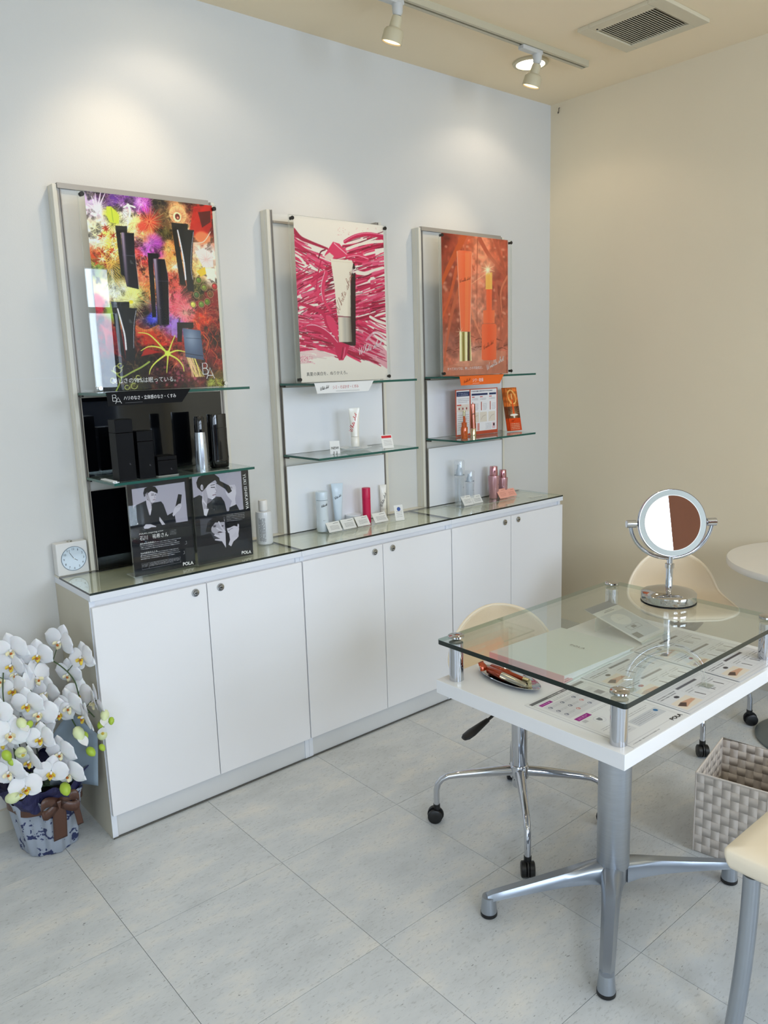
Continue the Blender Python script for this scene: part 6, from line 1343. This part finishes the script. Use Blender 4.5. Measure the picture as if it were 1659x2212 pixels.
for s_ in (-1, 1):
    P_ = [dr_ * .116 + Vector((0, 0, .182)) + sd_ * .012 + sd_ * (s_ * (.055 * math.sin(a))) + Vector((0, 0, .020 * math.sin(2 * a))) + dr_ * (.018 * math.sin(a)) for a in np.linspace(0, PI, 13)]
    g = G().add([tuple(p + Vector((0, 0, .016 * q_)) for p in [0]) if False else tuple(p + Vector((0, 0, .016 * q_))) for p in P_ for q_ in (-1, 1)], [(2 * k, 2 * k + 1, 2 * k + 3, 2 * k + 2) for k in range(12)])
    obj('ribbon_bow', g, 'ribbon', t, solid=.001, smooth=70)
# bloom pieces, shared mesh data
def petal_geo(L_, W_, cup, kind=0, nu=8, nv=8, wave=.0):
    def fn(uu, vv):
        s = uu * 2 - 1
        if kind == 0: w_ = W_ * math.sin(PI * min(max(vv * .93 + .07, 0), 1)) ** .55        # broad round petal
        else: w_ = W_ * math.sin(PI * (vv * .92 + .08)) ** .8
        return (s * w_, L_ * vv, cup * (vv * vv) - .12 * W_ * s * s * (1 if kind == 0 else 1.3) + wave * math.sin(5 * vv + 2 * s))
    return G().surf(fn, nu, nv)
def bloomset(pm, lip1, lip2, sc, tag):
    """returns meshes: sepals, petal, lip, centre (facing +Z, up = +Y)"""
    sp = G()
    for a in (0, 2 * PI / 3 + .15, -2 * PI / 3 - .15):
        q = petal_geo(.050, .021, -.004, 1); q.xf(Matrix.Rotation(a, 4, 'Z') @ Matrix.Translation((0, .003, -.003))); sp.add(q.v, q.f)
    pt = petal_geo(.050, .033, -.006, 0, wave=.0008); pt.xf(Matrix.Rotation(-1.36, 4, 'Z') @ Matrix.Translation((0, .002, .001)))
    pl = petal_geo(.050, .033, -.006, 0, wave=-.0008); pl.xf(Matrix.Rotation(1.36, 4, 'Z') @ Matrix.Translation((0, .002, .001)))
    lp = G()
    lp.surf(lambda uu, vv: ((uu * 2 - 1) * .0085 * math.sin(PI * (vv * .8 + .2)) ** .7, -.004 - .020 * vv, .009 + .006 * math.sin(vv * 2.4) - .006 * (uu * 2 - 1) ** 2), 6, 6)
    for s_ in (-1, 1): lp.surf(lambda uu, vv: (s_ * (.003 + .010 * vv), -.004 + .011 * (uu - .5) - .002 * vv, .006 + .012 * vv - .004 * (uu * 2 - 1) ** 2), 5, 5)
    ce = G().lathe([(0, 0), (.0035, .001), (.0042, .006), (.003, .011), (0, .0125)], seg=12, cap=False)
    md = G().lathe([(0, 0), (.004, .002), (.0045, .006), (0, .009)], (0, -.009, .006), 10, cap=False)
    out = []
    for nm, gg, mm in (('bloom', sp, pm), ('petal', pt, pm), ('petal', pl, pm), ('lip', lp, lip1), ('column', ce, 'petal'), ('lip_centre', md, lip2)):
        gg.xf(Matrix.Scale(sc, 4)); o = obj(nm, gg, mm, None, smooth=80); out.append(o.data); bpy.data.objects.remove(o)
    return out
BSET = [bloomset('petal', 'lipw', 'lipr', 1.0, 'a'), bloomset('petal', 'petal2', 'lipr', .92, 'b')]
def put_bloom(w_, nrm_, roll=0, sc=1.0, kind=0, fold=0.0):
    B = BSET[kind]; zq = Vector(nrm_).normalized(); xq = Vector((0, 0, 1)).cross(zq).normalized(); yq = zq.cross(xq)
    mt = Matrix((xq, yq, zq)).transposed().to_4x4(); mt = Matrix.Translation(Vector(w_) - Vector((PX0, PY0, 0))) @ mt @ Matrix.Rotation(roll, 4, 'Z') @ Matrix.Scale(sc, 4)
    b = bpy.data.objects.new('bloom', B[0]); COL.objects.link(b); b.parent = t; b.matrix_local = mt
    for k, nm in ((1, 'petal'), (2, 'petal'), (3, 'lip'), (4, 'column'), (5, 'lip_centre')):
        o = bpy.data.objects.new(nm, B[k]); COL.objects.link(o); o.parent = b
        if k in (1, 2): o.matrix_local = Matrix.Rotation((fold + .12) * (1 if k == 1 else -1) * -1, 4, 'Y')
    return mt
BL = [(-.213, -.2, .674), (-.145, -.2, .641), (-.077, -.2, .665), (-.035, -.25, .616), (-.063, -.2, .559), (-.218, -.2, .631), (-.158, -.2, .573), (-.219, -.2, .556), (-.133, -.2, .52), (-.050, -.23, .496), (-.022, -.285, .484), (-.208, -.28, .534), (-.095, -.28, .491), (-.072, -.33, .466), (-.179, -.28, .498), (-.12, -.26, .471), (-.263, -.28, .463), (-.189, -.30, .43), (-.14, -.30, .368), (-.225, -.30, .372), (-.28, -.29, .356), (-.173, -.30, .318), (-.125, -.30, .296), (-.245, -.30, .298), (-.255, -.17, .586), (-.290, -.27, .528), (-.235, -.17, .50), (-.16, -.22, .44), (-.205, -.19, .60), (-.27, -.22, .42)]
# shift along the line of sight is avoided: positions are the real flower places
rb = random.Random(11); SPN = []
for i, p in enumerate(BL):
    yaw = rb.uniform(-.55, .45); pit = rb.uniform(-.25, .12)
    if i in (6, 24): yaw = 1.1
    if i in (13, 10): yaw = -1.0
    nv = Vector((math.sin(-.62 + yaw), -math.cos(-.62 + yaw), pit + .05)); off = Vector((0, 0, 0))
    mt = put_bloom(p, nv, rb.uniform(-.35, .35), rb.uniform(.92, 1.04), i % 2, rb.uniform(-.05, .25)); SPN.append(Vector(p) - Vector((PX0, PY0, 0)) - nv.normalized() * .006)
def bud(w_, L_, dirv, half=False):
    g = G(); d = Vector(dirv).normalized(); T_ = Matrix.Translation(Vector(w_) - Vector((PX0, PY0, 0))) @ d.to_track_quat('Z', 'Y').to_matrix().to_4x4()
    g.lathe([(0, -L_ * .5), (L_ * .22, -L_ * .42), (L_ * .36, -L_ * .15), (L_ * .36, L_ * .1), (L_ * .24, L_ * .36), (L_ * .08, L_ * .5), (0, L_ * .52)], seg=16, cap=False).xf(T_)
    o = obj('half_open_bloom' if half else 'bud', g, 'halfb' if half else 'bud', t, smooth=80)
    if half:
        q = petal_geo(L_ * .95, L_ * .34, L_ * .25, 1); q.xf(T_ @ Matrix.Translation((0, -L_ * .1, L_ * .15)) @ Matrix.Rotation(.9, 4, 'X')); obj('petal', q, 'petal', o, smooth=80)
        q = G().lathe([(0, 0), (L_ * .12, L_ * .1), (0, L_ * .3)], seg=8, cap=False).xf(T_ @ Matrix.Translation((0, 0, L_ * .38))); obj('lip', q, 'petal2', o)
for w_, L_, h_ in (((-.235, -.30, .489), .036, 1), ((-.215, -.3, .479), .026, 0), ((-.09, -.32, .416), .044, 1), ((-.067, -.3, .394), .026, 0), ((-.022, -.31, .415), .026, 0), ((-.02, -.31, .383), .040, 1), ((-.024, -.31, .344), .024, 0), ((-.055, -.3, .338), .034, 0), ((-.283, -.3, .409), .034, 0), ((-.274, -.3, .387), .024, 0), ((-.246, -.3, .404), .042, 1), ((-.139, -.3, .250), .042, 0), ((-.278, -.29, .275), .046, 1), ((.006, -.325, .425), .024, 0), ((-.010, -.32, .446), .036, 1)):
    bud(w_, L_, (rb.uniform(-.5, .3), rb.uniform(-.6, -.2), rb.uniform(-.9, -.2) if not h_ else rb.uniform(-.4, .3)), h_)
def crv(pts, n=6):
    q = [Vector(p) for p in pts]; d = []
    for i in range(len(q) - 1):
        p0, p1, p2, p3 = q[max(i - 1, 0)], q[i], q[i + 1], q[min(i + 2, len(q) - 1)]
        for k in range(n):
            s = k / n; d.append(.5 * (2 * p1 + (p2 - p0) * s + (2 * p0 - 5 * p1 + 4 * p2 - p3) * s * s + (3 * p1 - p0 - 3 * p2 + p3) * s ** 3))
    return d + [q[-1]]
SPINES = [[(-.02, 0, .17), (-.03, .03, .42), (-.03, .02, .60), (.0, -.03, .645), (.05, -.09, .625), (.09, -.13, .57), (.10, -.15, .48), (.125, -.18, .43)],
          [(.0, 0, .17), (.0, .03, .40), (.01, .01, .54), (.02, -.08, .585), (.04, -.13, .53), (.06, -.16, .45), (.09, -.165, .36)],
          [(-.04, .01, .17), (-.05, .03, .40), (-.05, .01, .55), (-.04, -.09, .60), (-.02, -.13, .52), (-.01, -.15, .43), (0, -.155, .33), (.01, -.165, .26)],
          [(-.05, 0, .17), (-.07, .02, .42), (-.08, .0, .60), (-.08, -.06, .64), (-.10, -.10, .56), (-.10, -.13, .46), (-.10, -.15, .36), (-.11, -.16, .28)]]
SPINES = [[(x, y + (.03 if z > .25 else 0), z - (.02 if z > .5 else 0)) for x, y, z in sp] for sp in SPINES]
for sp in SPINES: obj('flower_stem', G().tube(crv(sp), .0019, 8), 'stem', t, smooth=60)
for sp in SPINES[:3]: obj('stake', G().tube([sp[0], sp[1], sp[2]], .0022, 6), 'stake', t)
allsp = [q for sp in SPINES for q in crv(sp)[12:]]
for p in SPN:
    q = min(allsp, key=lambda s: (s - p).length)
    obj('flower_stalk', G().tube([q, (q + p) / 2 + Vector((0, .004, .006)), p], .0012, 6), 'stem', t)
for a, L_, w_ in ((2.2, .10, .030), (.4, .09, .030), (4.4, .09, .028), (3.2, .10, .028)):
    g = petal_geo(L_, w_, .02, 1); g.xf(Matrix.Translation((.0, 0, .195)) @ Matrix.Rotation(a - PI / 2, 4, 'Z') @ Matrix.Rotation(.25, 4, 'X')); obj('leaf', g, 'leafg', t, smooth=80, solid=.002)
